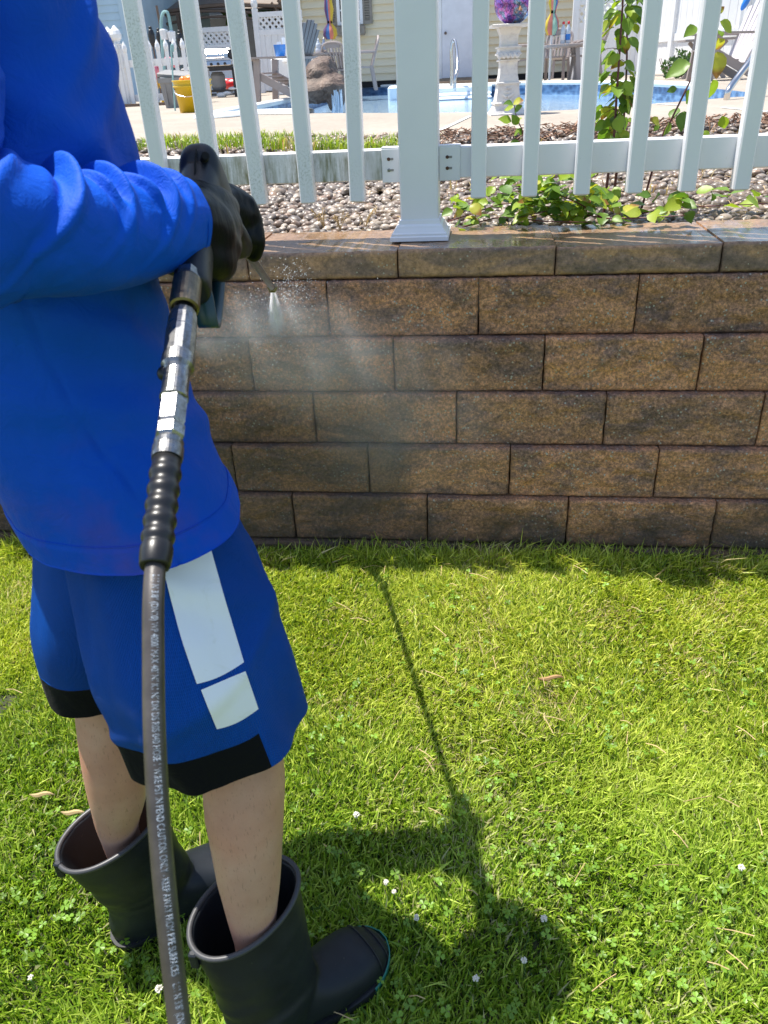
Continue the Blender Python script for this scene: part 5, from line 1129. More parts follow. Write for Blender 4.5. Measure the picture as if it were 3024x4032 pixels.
def outward(G):
    N = normals(G); c = G.mean(1, keepdims=True); return N if (N * (G - c)).sum() > 0 else -N
def hoodie():
    keys = [((-.470, .815, 1.455), Fd * .055, Rd * .075), ((-.477, .80, 1.43), Fd * .07, Rd * .125), ((-.485, .80, 1.38), Fd * .088, Rd * .165), ((-.488, .795, 1.30), Fd * .122, Rd * .172),
            ((-.484, .785, 1.20), Fd * .132, Rd * .172), ((-.478, .768, 1.10), Fd * .125, Rd * .165), ((-.459, .762, 1.0), Fd * .120, Rd * .16), ((-.436, .756, .93), Fd * .114, Rd * .180), ((-.415, .747, .862), Fd * .110 + Z3 * .006, Rd * .196 - Z3 * .004)]
    G, t = rings(away(keys, .86), 170, 200, 2.25); N = outward(G); v = np.linspace(0, 1, 170)[:, None]; a = t[None, :]
    d = 0.012 * fbm(G * np.array([6, 6, 2.5]), 4, 3) + 0.005 * fbm(G * np.array([16, 16, 7]), 3, 9)
    # broad diagonal drapes from the waist to the front hem
    for s0, sl, w_, am in ((.62, .10, .035, .007), (.71, .12, .03, .006), (.80, .09, .03, .005), (.52, .16, .03, .006), (.40, -.12, .03, .007), (.33, -.16, .025, .006)): d = d + 1.7 * am * fold(v + sl * np.sin(a - 1.0), s0, w_) * (0.5 + 0.5 * np.sin(a + .3))
    d = d + np.where(v > .955, .0022, 0) + .004 * v ** 3 * np.sin(a * 5)
    # side seam
    d = d - 0.0035 * fold(a - (1.98 - .42 * (v - .55)), 0, .02) * (v > .42)
    G = G + N * d[..., None]
    h = shell('hoodie', G, 'hoodie', PERSON)
    e = 161; Gh = G[e:e + 2] + N[e:e + 2] * .0007; b = MB(); K = G[161] + N[161] * .0006; b.tube(np.concatenate([K, K[:1]]), .0009, 4, False); b.build('hem_seam', 'hoodie', h, True)
    # right sleeve
    def sleeve(K, R, rows, folds, amp, nm, up):
        K = np.array(K, float); tt = np.linspace(0, len(K) - 1, rows); P = crom(K, tt); r = np.interp(tt, np.arange(len(K)), R); T = np.gradient(P, axis=0); T /= np.linalg.norm(T, axis=1)[:, None]
        M_ = 140; ph = np.linspace(0, 2 * np.pi, M_, endpoint=False); u0 = np.array(up, float); A = u0[None] - T * (T @ u0)[:, None]; A /= np.linalg.norm(A, axis=1)[:, None]; B_ = np.cross(T, A)
        L = np.concatenate([[0], np.cumsum(np.linalg.norm(np.diff(P, axis=0), axis=1))]); s = (L / L[-1])[:, None]
        dd = 0.0065 * fbm((P[:, None] + (np.cos(ph)[None, :, None] * A[:, None] + np.sin(ph)[None, :, None] * B_[:, None]) * .06) * np.array([14, 14, 14]), 3, 31)
        pc = np.where(ph > np.pi, ph - 2 * np.pi, ph)[None]
        for s0, w_, am, curl, p0, pw in folds:
            x = s - s0 + curl * (np.abs(pc - p0)) ** 2 * .03 + .008 * np.sin(2.3 * pc + 9 * s0); g = np.exp(-((x) / w_) ** 2) * 1.0 - .6 * np.exp(-((x + 1.6 * w_) / (1.0 * w_)) ** 2)
            dd = dd + .78 * am * g * np.exp(-((pc - p0) / pw) ** 2)
        rr = r[:, None] + dd
        G = P[:, None] + (np.cos(ph)[None, :, None] * A[:, None] + np.sin(ph)[None, :, None] * B_[:, None]) * rr[..., None]
        return shell(nm, G, 'hoodie', h, .0022)
    f = [(.405, .011, .011, 1.7, .2, 1.2), (.452, .008, .015, 1.2, .3, .8), (.49, .012, .008, 1.8, -.1, 1.3), (.552, .009, .017, 1.5, .1, 1.0), (.585, .008, .007, .9, .6, .7), (.645, .013, .012, 1.3, .0, 1.2), (.742, .013, .021, 1.0, -.1, 1.5), (.792, .008, .009, .4, .7, .7), (.838, .012, .017, .9, .0, 1.1), (.872, .007, .008, .3, .8, .6), (.915, .011, .015, .8, .3, 1.1), (.962, .009, .008, .5, .0, 1.2), (.12, .03, .010, -.8, .8, 1.2), (.22, .025, .012, -.6, .8, 1.2), (.31, .018, .012, .4, .6, 1.2)]
    sleeve([SR + (-.03, .02, .035), (SR * .55 + ER * .45), ER + (-.008, -.004, -.006), ad(0, 496, .645), ad(180, 506, .71), ad(300, 490, .765), ad(384, 482, .812)], [.088, .070, .061, .0565, .0535, .0495, .0445], 260, f, 1, 'sleeve', (0, .1, 1))
    f2 = [(.40, .014, .010, .8, -.3, 1.3), (.5, .014, .010, .8, .3, 1.3), (.62, .014, .009, .8, -.5, 1.3), (.8, .014, .008, .6, .5, 1.3)]
    b = MB(); rs = np.array([.0455, .0451]); cc = ad(372, 482, .806); tx = nrm(ad(384, 482, .812) - ad(300, 490, .765)); ux = nrm(np.array((0, .1, 1.0)) - tx * (np.array((0, .1, 1.0)) @ tx)); vx = np.cross(tx, ux); al = np.linspace(0, 2 * np.pi, 40); b.tube(cc + np.cos(al)[:, None] * ux * .0475 + np.sin(al)[:, None] * vx * .0475, .0007, 4, False); b.build('cuff_seam', 'hoodie', h, True)
    sleeve([SL + (.02, -.02, .035), (SL + EL) / 2, EL, EL * .5 + WL * .5, EL * .12 + WL * .88], [.088, .070, .060, .052, .044], 160, f2, 1, 'sleeve', (0, .1, 1))
    # hood lying on the back
    b = MB(); b.ball(NECK + Fd * -.075 + (0, 0, -.005), 1, 24, 14, (.10, .12, .055), np.stack([Fd, Rd, Z3], 1)); V = np.concatenate(b.V); V = V + (.010 * fbm(V * 16, 3, 41))[:, None]; obj('hood', V, b.F, 'hoodie', h)
hoodie()

def shorts():
    # right leg
    NR, NM = 230, 380
    keys = [((-.445, .81, .96), Fd * .075, Rd * .06), ((-.432, .805, .88), Fd * .084, Rd * .07), ((-.389, .769, .78), Fd * .108, Rd * .090), ((-.354, .722, .68), Fd * .121, Rd * .094), ((-.334, .712, .60), Fd * .117, Rd * .089), ((-.324, .708, .548), Fd * .115 + Z3 * .004, Rd * .087)]
    G, t = rings(keys, NR, NM, 2.2); N = outward(G); v = np.linspace(0, 1, NR)[:, None]; a = t[None]
    d = .010 * fbm(G * np.array([10, 10, 3]), 4, 61) + .007 * v ** 1.5 * np.sin(3 * a + 1.2 + 2 * v) + .0055 * v * np.sin(7 * a + .4 + 3 * v) + .004 * fold(v + .12 * a, .62, .03) + .004 * fold(v - .10 * a, .45, .03)
    G = G + N * d[..., None]
    P = pix(G[:-1] * .5 + G[1:] * .5)     # print layout of the side panel, measured from the photograph
    near = (a > -0.35) & (a < 2.0) | (a > 2 * np.pi - .35); near = np.broadcast_to(near, (NR - 1, NM))
    vv = np.linspace(0, 1, NR)[:-1, None] * np.ones((1, NM)); an = np.broadcast_to(a, vv.shape); an2 = np.where(an > np.pi, an - 2 * np.pi, an)
    nr_ = (t < 2.2); jc = np.argmin(np.where(nr_, np.abs(P[int(NR * .9), :, 0] - 577), 1e9)); ac = t[jc]
    band = (vv > .80) & ~((an2 > -1.5) & (an2 < ac))
    lo = vv > .845
    F = grid_faces(NR, NM); Ni = normals(G); In = G - outward(G) * .0018
    k = band.ravel(); bl = ~k
    U = np.stack(np.meshgrid(np.arange(NM) / NM * 8, np.arange(NR) / NR), -1).reshape(-1, 2)
    def sub(nm, m, mat, parent):
        f = F[m]; ids = np.unique(f); mp = np.full(NR * NM, -1); mp[ids] = np.arange(len(ids)); n = len(ids); V = np.concatenate([G.reshape(-1, 3)[ids], In.reshape(-1, 3)[ids]]); q = mp[f]
        e = {}
        for a_, b_ in ((0, 1), (1, 2), (2, 3), (3, 0)):
            for x, y in zip(q[:, a_], q[:, b_]): e[(x, y)] = 1
        bd = [(x, y) for (x, y) in e if (y, x) not in e]; side = [[y, x, x + n, y + n] for x, y in bd]
        return obj(nm, V, q.tolist() + (q[:, ::-1] + n).tolist() + side, mat, parent, True, uv=np.concatenate([U[ids], U[ids]]))
    s = sub('shorts', bl, 'shorts', PERSON); sub('hem_band', k, 'black_cloth', s)
    # white side panels: sheets laid on the cloth
    from mathutils.bvhtree import BVHTree
    bv = BVHTree.FromPolygons([Vector(q) for q in G.reshape(-1, 3)], F.tolist())
    for left, right in (([(322, 1090), (345, 1200), (365, 1280), (392, 1380), (425, 1477)], [(425, 1060), (448, 1160), (472, 1250), (500, 1345), (526, 1431)]), ([(434, 1490), (450, 1531), (468, 1574)], [(529, 1450), (543, 1490), (557, 1531)])):
        nr, nc = 70, 34; Lp = crom(np.array(left, float), np.linspace(0, len(left) - 1, nr)); Rp = crom(np.array(right, float), np.linspace(0, len(right) - 1, nr)); V = []; 
        for r_ in range(nr):
            for c_ in range(nc):
                f_ = c_ / (nc - 1); px = Lp[r_] * (1 - f_) + Rp[r_] * f_; px = px + (0, 7 * math.sin(math.pi * f_) * (r_ / nr)); d_ = ray(*px); hit = bv.ray_cast(Vector(CC), Vector(d_)); q = np.array(hit[0]) if hit[0] is not None else CC + d_ * .95; n_ = np.array(hit[1]) if hit[0] is not None else -d_
                if n_ @ d_ > 0: n_ = -n_
                V.append(q + nrm(n_) * .0012)
        obj('side_panel', V, grid_faces(nr, nc, False).tolist(), 'white_cloth', s)
    # left leg
    keys = [((-.49, .84, .96), Fd * .10, Rd * .09), ((-.474, .850, .88), Fd * .088, Rd * .10), ((-.470, .811, .76), Fd * .098, Rd * .095), ((-.495, .80, .66), Fd * .100, Rd * .088), ((-.512, .80, .58), Fd * .092, Rd * .084), ((-.516, .80, .548), Fd * .090, Rd * .083)]
    NR, NM = 120, 160; G, t = rings(keys, NR, NM, 2.2); N = outward(G); v = np.linspace(0, 1, NR)[:, None]; a = t[None]; G = G + N * (.007 * fbm(G * np.array([9, 9, 3]), 4, 71) + .005 * v * np.sin(4 * a + 2 * v))[..., None]
    c = int(NR * .745); shell('leg_fabric', G[:c], 'shorts', s, .0018); shell('hem_band', G[c - 1:], 'black_cloth', s, .0018)
shorts()

def boot(heel, d, rimc, raz, label, flip):
    d = np.array([d[0], d[1], 0]); d /= np.linalg.norm(d); sd = np.array([-d[1], d[0], 0]); heel = np.array([heel[0], heel[1], 0.0]); rc = np.array(rimc)
    sr = (rc - heel) @ d; wr = (rc - heel) @ sd
    L = lambda s, w_, z: heel + d * s + sd * w_ + Z3 * z
    dr = nrm(d * math.cos(raz) + sd * math.sin(raz)); sr2 = np.cross(Z3, dr)
    mixv = lambda k: nrm(d * (1 - k) + dr * k)
    def shaft(off):
        K = []
        for z, s, a_, b_, k in ((.012, .073, .070, .034, 0), (.05, .077, .077, .041, 0), (.09, .081, .074, .046, .1), (.13, None, .074, .050, .3), (.18, None, .077, .054, .6), (.225, None, .081, .058, .9), (rc[2], None, .084, .060, 1)):
            q = (z - .09) / (rc[2] - .09); s_ = s if s is not None else .081 + (sr - .081) * q; w_ = wr * max(0, q); D = mixv(k); S = np.cross(Z3, D)
            K.append((L(s_, w_, z), D * (a_ - off) + Z3 * (.010 * k), S * (b_ - off) - Z3 * .004 * k))
        return K
    b = MB(); O, _ = rings(shaft(0), 60, 56, 2.1); I, _ = rings(shaft(.0055)[2:], 40, 56, 2.1); I = I[::-1]
    O = O + outward(O) * (.0022 * fbm(O * np.array([14, 14, 30]), 3, 5) + .0045 * fbm(O * np.array([9, 9, 48]), 3, 15) * np.exp(-((O[..., 2] - .115) / .045) ** 2))[..., None]
    G = np.concatenate([O, I]); n = len(G); b.add(G.reshape(-1, 3), grid_faces(n, 56).tolist() + [list(range(55, -1, -1)), list(range((n - 1) * 56, n * 56))])
    K = []
    for s, zc, hw, hh in ((.04, .050, .033, .042), (.09, .056, .038, .050), (.125, .060, .044, .052), (.16, .053, .048, .045), (.20, .047, .051, .039), (.235, .043, .048, .034), (.262, .037, .035, .023), (.276, .037, .020, .014)):
        ww = (.006 if s > .15 else 0) * flip; K.append((L(s, ww, zc), sd * hw, Z3 * hh))
    Gf, _ = rings(K, 50, 40, 2.35); b.add(Gf.reshape(-1, 3), grid_faces(50, 40).tolist() + [list(range(39, -1, -1)), list(range(49 * 40, 50 * 40))])
    V, F = remesh(b, .0030, 6, .6)
    # vamp seam and ankle creases
    o = obj('boot', V, F, 'boot', PERSON); o['label'] = label
    b = MB(); K = O[-1]; b.tube(np.concatenate([K, K[:2]]), .0042, 8, False); b.build('boot_rim', 'boot_rim', o, True)
    # sole with a coloured edge round the toe
    U = []
    for s, hl, hr in ((-.004, .002, .002), (.004, .022, .022), (.03, .035, .035), (.08, .034, .034), (.13, .038, .038), (.18, .049, .047), (.22, .053, .050), (.25, .047, .042), (.272, .032, .026), (.283, .010, .006)): U.append((s, hl * 1.03, hr * 1.03))
    tl = np.linspace(0, len(U) - 1, 46); U = crom(np.array(U), tl); ww = np.where(U[:, 0] > .15, .006, .006 * np.clip((U[:, 0] - .08) / .07, 0, 1)) * flip
    ol = [(s, w_ + h) for s, h, w_ in zip(U[:, 0], U[:, 1], ww)] + [(s, w_ - h) for s, h, w_ in zip(U[::-1, 0], U[::-1, 2], ww[::-1])]
    sp = lambda s: .010 * max(0, (s - .2) / .08) ** 1.5
    m = len(ol); V = []
    for z in (0.0, .010, .022): V += [L(s, w_, z + sp(s)) for s, w_ in ol]
    F = [[i + k * m, (i + 1) % m + k * m, (i + 1) % m + k * m + m, i + k * m + m] for k in range(2) for i in range(m)] + [list(range(m - 1, -1, -1)), list(range(2 * m, 3 * m))]
    so = obj('sole', V, F, 'sole', o, False)
    j = [i for i in range(m) if ol[i][0] > .215]; V = []
    c = np.array([np.mean([ol[i][0] for i in j]), 0])
    for z in (.013, .026):
        for off in (.0016, .0036):
            for i in j: p = np.array(ol[i]) ; q = p + (p - np.array([.15, .006 * flip])) / np.linalg.norm(p - np.array([.15, .006 * flip])) * off; V.append(L(q[0], q[1], z + sp(ol[i][0])))
    n = len(j); F = []
    for i in range(n - 1): F += [[n + i, n + i + 1, 3 * n + i + 1, 3 * n + i], [2 * n + i, 2 * n + i + 1, 3 * n + i + 1, 3 * n + i][::-1], [i, i + 1, n + i + 1, n + i]]
    obj('toe_edge', V, F, 'teal', o, True)
    for si in (37, 43): q = Gf[si] + outward(Gf)[si] * .0012; q = q[q[:, 2] > .024]; o_ = np.argsort(np.arctan2(q[:, 2] - .03, (q - q.mean(0)) @ sd)); b = MB(); b.tube(q[o_], .0011, 5); b.build('seam', 'sole', o, True)
    b = MB(); q = O[-4, 28]; b.box(q - d * .004, (.012, .010, .03), None, .002); b.build('pull_tab', 'boot', o)
boot((-.345, .558), (.68, .73), (-.320, .648, .266), .05, 'black rubber boot on the near foot, toe edged in teal', -1)
boot((-.607, .728), (.79, .61), (-.574, .762, .258), .18, 'black rubber boot on the far foot behind the hose', 1)

# ---- gloves
def chain(b, P, R):
    P = [np.asarray(p, float) for p in P]
    t = np.linspace(0, len(P) - 1, 5 * len(P)); Q = crom(np.array(P), t); b.tube(Q, np.interp(t, np.arange(len(P)), R), 10); b.ball(P[0], R[0], 10, 8); b.ball(P[-1], R[-1], 10, 8)
def gloves():
    b = MB(); W = WR
    # gauntlet
    chain(b, [ad(366, 482, .80), ad(400, 484, .822), ad(428, 490, .838), ad(442, 496, .842)], [.0415, .042, .041, .036])
    kn = [ad(484, 452, .925), ad(492, 492, .910), ad(489, 534, .893), ad(476, 572, .875)]; ws = [ad(428, 436, .853), ad(432, 470, .846), ad(432, 512, .838), ad(430, 548, .830)]
    for k, s in zip(kn, ws): chain(b, [s, s * .5 + k * .5 + (np.array([.004, -.004, .0])), k], [.025, .0245, .021])
    fw = CF * 1.0
    for i, k in enumerate(kn):
        L = [.040, .044, .041, .032][i]; p1 = k + fw * L * .62 - CR * .022; p2 = p1 - CR * .030 - fw * .010; p3 = p2 - fw * .022 - CR * .006
        chain(b, [k, p1, p2, p3], [.0165, .0145, .013, .012])
    chain(b, [ad(420, 440, .845), ad(404, 418, .862), ad(400, 405, .885), ad(412, 402, .905)], [.019, .017, .0145, .0125])
    V, F = remesh(b, .0028, 55, .6)
    c = np.array([.5, .5, 1]); V = V + (.0022 * fbm(V * np.array([55, 55, 22]), 3, 6))[:, None] * np.array([.6, -.7, .2])
    g = obj('glove', V, F, 'glove', PERSON); g['label'] = 'black rubber glove gripping the spray gun handle'
    b = MB(); T0 = 1.150
    wl = ad(462, 452, 1.105); chain(b, [ad(440, 455, 1.075), wl, ad(490, 452, 1.125)], [.042, .040, .036])
    kn = [ad(543, 478, T0), ad(527, 486, T0 - .01), ad(511, 492, T0 - .015), ad(497, 500, T0 - .015)]; ws = [ad(505, 438, T0 - .02), ad(497, 445, T0 - .03), ad(490, 455, T0 - .035), ad(484, 465, T0 - .035)]
    for k, s in zip(kn, ws): chain(b, [s, s * .45 + k * .55 + (.002, -.004, .006), k], [.024, .0225, .018])
    tips = [([543, 478], [553, 520], [548, 548]), ([527, 486], [533, 520], [523, 538]), ([511, 492], [516, 522], [507, 540]), ([497, 500], [499, 525], [495, 540])]
    for i, q in enumerate(tips):
        t0 = T0 - [0, .01, .015, .015][i]; chain(b, [ad(*q[0], t0), ad(*q[1], t0 + .004), ad(*q[2], t0 + .018)], [.0168, .0150, .0132])
    chain(b, [ad(500, 452, 1.14), ad(516, 470, 1.185), ad(528, 500, 1.205), ad(534, 530, 1.20)], [.022, .019, .017, .014])
    V, F = remesh(b, .0032, 5, .6); V = V + (.0028 * fbm(V * np.array([40, 40, 40]), 3, 16))[:, None] * np.array([.5, -.6, .5])
    g = obj('glove', V, F, 'glove', PERSON); g['label'] = 'black rubber glove steadying the lance'
gloves()

# ---- spray gun
NOZ = ad(589, 622, 1.95); H1 = ad(407, 592, .772); G0 = ad(430, 372, .868)
LH = ad(536, 549, 1.178); Ld_ = nrm(NOZ - LH); Bd = nrm(LH - ad(431, 372, .85)); Gu = nrm((G0 - H1) - Bd * ((G0 - H1) @ Bd)); Gs = np.cross(Bd, Gu)
def gun():
    g = thing('spray_gun', H1, 'black pressure washer spray gun with a long metal lance held in both gloves', 'spray gun')
    b = MB(); K = []
    for s, hw, hh, dz in ((-.006, .014, .020, .002), (.0, .0215, .031, 0), (.010, .0235, .035, -.001), (.05, .0235, .034, -.004), (.11, .021, .029, -.006), (.16, .017, .022, -.008), (.18, .013, .015, -.008)): K.append((G0 + Bd * s + Gu * dz, Gs * hw, Gu * hh))
    G, _ = rings(K, 44, 36, 2.6); b.add(G.reshape(-1, 3), grid_faces(44, 36).tolist() + [list(range(35, -1, -1)), list(range(43 * 36, 44 * 36))])
    K = []; A = nrm(G0 - H1); D = nrm(Bd - A * (A @ Bd))
    for f, hw, hd in ((-.04, .0165, .018), (0, .0185, .021), (.15, .018, .022), (.5, .018, .023), (.8, .021, .026), (1.0, .0225, .028)): K.append((H1 + (G0 - H1) * f + D * .016, Gs * hw, D * hd))
    G, _ = rings(K, 40, 36, 2.4); b.add(G.reshape(-1, 3), grid_faces(40, 36).tolist() + [list(range(35, -1, -1)), list(range(39 * 36, 40 * 36))])
    V, F = remesh(b, .0026, 3); h = obj('housing', V, F, 'gun', g)
    # mould line and screw hole on the back of the housing
    b = MB(); b.tube(crom(np.array([ad(421, 398, .845), ad(421, 360, .851), ad(423, 330, .858), ad(425, 316, .870), ad(428, 312, .885)]), np.linspace(0, 4, 20)), .0011, 5); b.build('mould_line', 'recess', h)
    b = MB(); c = ad(441, 345, .862); b.lathe([(.0046, -.006), (.0046, .0105), (.0036, .011)], c, 14, axis=-CF * .8 + Gs * .0 + CR * .3); b.build('screw_hole', 'recess', h)
    b = MB(); P0 = G0 + Bd * .17 - Gu * .008; b.tube(crom(np.array([P0, P0 + Bd * .10, LH, LH * .55 + NOZ * .45, NOZ - Ld_ * .035]), np.linspace(0, 4, 44)), .0074, 14); b.build('lance', 'lance', g, True)
    b = MB(); q0 = G0 + Bd * .165 - Gu * .008; b.lathe([(.012, 0), (.019, .01), (.0195, .05), (.0190, .09), (.018, .10), (.009, .112)], q0, 16, axis=Bd); b.build('shadow_grip', 'gun', g, True)  # unseen thick sleeve, added to widen the lance's shadow on the lawn
    b = MB(); b.lathe([(.008, -.05), (.0095, -.045), (.0095, -.026), (.0135, -.024), (.0135, -.004), (.011, 0), (.008, .006), (.005, .012)], NOZ, 6, axis=Ld_); b.build('nozzle', 'brass', g)
    b = MB(); b.lathe([(.0098, .0), (.0102, .003), (.006, .006)], NOZ - Ld_ * .001, 12, axis=Ld_); b.build('nozzle_ring', 'teal', g)
    # trigger guard: a bent strip from the foot of the handle forwards
    K = np.array([ad(424, 592, .80), ad(438, 640, .80), ad(447, 690, .805), ad(452, 704, .815), ad(458, 690, .85), ad(466, 620, .90), ad(468, 560, .93)]); Q = crom(K, np.linspace(0, 6, 36)); T = np.gradient(Q, axis=0); T /= np.linalg.norm(T, axis=1)[:, None]
    V = []
    for q, tt in zip(Q, T):
        n_ = nrm(np.cross(tt, CR)); 
        for sx, so in ((-1, -1), (1, -1), (1, 1), (-1, 1)): V.append(q + CR * sx * .0105 + n_ * so * .0022)
    F = [[i * 4 + k, i * 4 + (k + 1) % 4, i * 4 + 4 + (k + 1) % 4, i * 4 + 4 + k] for i in range(35) for k in range(4)] + [[3, 2, 1, 0], [140, 141, 142, 143]]
    obj('trigger_guard', V, F, 'guard', g, True)
gun()

# ---- hose with its fittings
AX0, AX1 = ad(407, 588, .775), ad(334, 1226, .602)
def at_row(y):
    lo, hi = 0.0, 1.0
    for _ in range(40):
        m = (lo + hi) / 2
        if pix(AX0 + (AX1 - AX0) * m)[1] < y: lo = m
        else: hi = m
    p = AX0 + (AX1 - AX0) * lo; return p, (p - CC) @ CF
def hose():
    g = thing('pressure_hose', AX1, 'black pressure washer hose with white print and steel couplers rising to the spray gun', 'hose')
    ax = nrm(AX1 - AX0)
    def fit(nm, st, mat, n=24, smooth=True, parent=None):
        pr_ = []
        for y, hw in st: p, z = at_row(y); pr_.append((hw * z / FD, (p - AX0) @ ax))
        b = MB(); b.lathe(pr_, AX0, n, axis=ax); return b.build(nm, mat, parent or g, smooth)
    fit('swivel_nut', [(580, 22), (583, 26), (606, 27), (610, 24)], 'steel', 6, False)
    fit('swivel_body', [(604, 27), (609, 31), (650, 32), (656, 33), (666, 32), (668, 27), (662, 24)], 'brass', 28, False)
    fit('neck', [(655, 17), (688, 18)], 'recess', 20)
    fit('coupler_body', [(672, 18), (676, 26), (690, 31), (715, 32), (717, 33), (770, 33), (772, 30)], 'steel', 12, False)
    c = fit('coupler_collar', [(768, 31), (772, 35), (782, 36), (794, 35.5), (800, 31), (806, 28)], 'steel', 32, False)
    p, z = at_row(800); b = MB(); b.ball(p - CR * .0105 + ax * .004, .0075, 12, 8); b.build('coupler_catch', 'black_rubber', c, True)
    fit('coupler_plug', [(798, 28), (852, 29), (855, 31), (862, 31), (864, 28)], 'steel', 28, False)
    fit('hex_plug', [(862, 29.5), (866, 31), (914, 31), (922, 27)], 'steel', 6, False)
    fit('hex_nut', [(918, 26), (924, 32.5), (944, 32.5), (950, 27), (958, 25)], 'steel', 6, False)
    fit('ferrule', [(950, 27), (956, 32), (964, 30), (968, 33.5), (986, 34), (993, 33)], 'steel', 32, False)
    st = [(990, 31)]; y = 994
    for r_ in range(5):
        y0 = 1010 + r_ * 34
        for k in range(9): q = k / 8; st.append((y0 + q * 30, 30.5 + 4.6 * math.sin(math.pi * q) ** 1.5 + r_ * .4))
    st += [(1178, 33), (1186, 35.5), (1200, 35.5), (1220, 33.5), (1226, 31), (1224, 26)]
    fit('bend_sleeve', st, 'black_rubber', 32)
    K = [AX1 - ax * .01, ad(331.5, 1300, .588), ad(331.5, 1420, .575), ad(333, 1560, .566), ad(340, 1714, .560), ad(349, 1840, .556), ad(360, 1960, .554), ad(374, 2090, .553), ad(388, 2212, .552), ad(412, 2400, .545), np.array([-.10, .17, .52]), np.array([-.06, .08, .28]), np.array([-.02, -.06, .08]), np.array([.12, -.3, .02]), np.array([.5, -.8, .02])]
    Q = crom(np.array(K), np.linspace(0, len(K) - 1, 160)); HR = .0081
    b = MB(); b.tube(Q, HR, 22); hl = b.build('hose_line', 'hose', g, True)
    # printed lettering along the hose
    cu = bpy.data.curves.new('t', 'FONT'); cu.body = 'L11 N 3/8" (DN10) WP 4000/ MAX 40/ N/ K1 N/ DN DS R0S 040 HOSE 1 WIRE PST IN PEND CAUTION ONLY - KEEP AWAY FROM PIPE SURFACES    L11 N 3/8" (DN10) WP 4000/ N 040 HOSE 1 WIRE'; cu.size = 1.0
    to = bpy.data.objects.new('t', cu); COL.objects.link(to); dg = bpy.context.evaluated_depsgraph_get(); dg.update(); me = bpy.data.meshes.new_from_object(to.evaluated_get(dg))
    nv = len(me.vertices); X = np.zeros(nv * 3); me.vertices.foreach_get('co', X); X = X.reshape(-1, 3); F = [list(p.vertices) for p in me.polygons]; bpy.data.objects.remove(to); bpy.data.meshes.remove(me)
    D = np.concatenate([[0], np.cumsum(np.linalg.norm(np.diff(Q, axis=0), axis=1))]); T = np.gradient(Q, axis=0); T /= np.linalg.norm(T, axis=1)[:, None]
    size = .0074; s = .020 + X[:, 0] * size * .60; ok = s.max() < D[-1]
    P = np.stack([np.interp(s, D, Q[:, k]) for k in range(3)], 1); Tt = np.stack([np.interp(s, D, T[:, k]) for k in range(3)], 1); Tt /= np.linalg.norm(Tt, axis=1)[:, None]
    out = CC - P; out = out - Tt * (out * Tt).sum(1)[:, None]; out /= np.linalg.norm(out, axis=1)[:, None]; side = np.cross(Tt, out)
    if (side @ CR).mean() < 0: side = -side
    yy = X[:, 1] * size - .0025; an = yy / HR + .12
    V = P + (out * np.cos(an)[:, None] + side * np.sin(an)[:, None]) * (HR + .00025)
    obj('printed_lettering', V, F, 'print', hl, False)
hose()

# ---- water: jet, droplets, mist
def volume(name, V, F, dens, col, label, cat, loc, tree):
    m = bpy.data.materials.new(name); m.use_nodes = True; t = m.node_tree; t.nodes.clear(); o = t.nodes.new('ShaderNodeOutputMaterial'); p = t.nodes.new('ShaderNodeVolumePrincipled'); p.inputs['Color'].default_value = (*col, 1); p.inputs['Anisotropy'].default_value = .15
    t.links.new(p.outputs[0], o.inputs['Volume']); tree(t, p, dens); MAT[name] = m
    ob = obj(name, V, F, name, None, False); stuff(ob); tag(ob, label, cat); return ob
def local_falloff(t, p, dens, loc, axes, noise, nscale, thr):
    """density = dens * (1-|q|)^2 * noise, q in the ellipsoid's own axes"""
    N = t.nodes.new; tc = N('ShaderNodeTexCoord'); geo = N('ShaderNodeNewGeometry')
    sub = N('ShaderNodeVectorMath'); sub.operation = 'SUBTRACT'; t.links.new(geo.outputs['Position'], sub.inputs[0]); sub.inputs[1].default_value = loc
    cmb = N('ShaderNodeCombineXYZ')
    for i, a in enumerate(axes):
        L = float(np.linalg.norm(a)); dn = N('ShaderNodeVectorMath'); dn.operation = 'DOT_PRODUCT'; t.links.new(sub.outputs[0], dn.inputs[0]); dn.inputs[1].default_value = np.array(a) / L ** 2; t.links.new(dn.outputs['Value'], cmb.inputs[i])
    ln = N('ShaderNodeVectorMath'); ln.operation = 'LENGTH'; t.links.new(cmb.outputs[0], ln.inputs[0])
    mr = N('ShaderNodeMapRange'); mr.inputs[1].default_value = 1.0; mr.inputs[2].default_value = 0.0; t.links.new(ln.outputs['Value'], mr.inputs[0])
    pw = N('ShaderNodeMath'); pw.operation = 'POWER'; pw.inputs[1].default_value = 1.8; t.links.new(mr.outputs[0], pw.inputs[0])
    nz = N('ShaderNodeTexNoise'); nz.inputs['Scale'].default_value = nscale; nz.inputs['Detail'].default_value = 5; nz.inputs['Distortion'].default_value = .8
    t.links.new(geo.outputs['Position'] if nscale > 8 else cmb.outputs[0], nz.inputs[0])
    nr = N('ShaderNodeMapRange'); nr.inputs[1].default_value = thr; nr.inputs[2].default_value = thr + .28; t.links.new(nz.outputs[0], nr.inputs[0])
    m1 = N('ShaderNodeMath'); m1.operation = 'MULTIPLY'; t.links.new(pw.outputs[0], m1.inputs[0]); t.links.new(nr.outputs[0], m1.inputs[1])
    m2 = N('ShaderNodeMath'); m2.operation = 'MULTIPLY'; m2.inputs[1].default_value = dens; t.links.new(m1.outputs[0], m2.inputs[0]); t.links.new(m2.outputs[0], p.inputs['Density'])
def ellip(loc, axes):
    b = MB(); b.ball((0, 0, 0), 1, 20, 14); V = np.concatenate(b.V) @ np.array(axes) + np.array(loc); return V, b.F
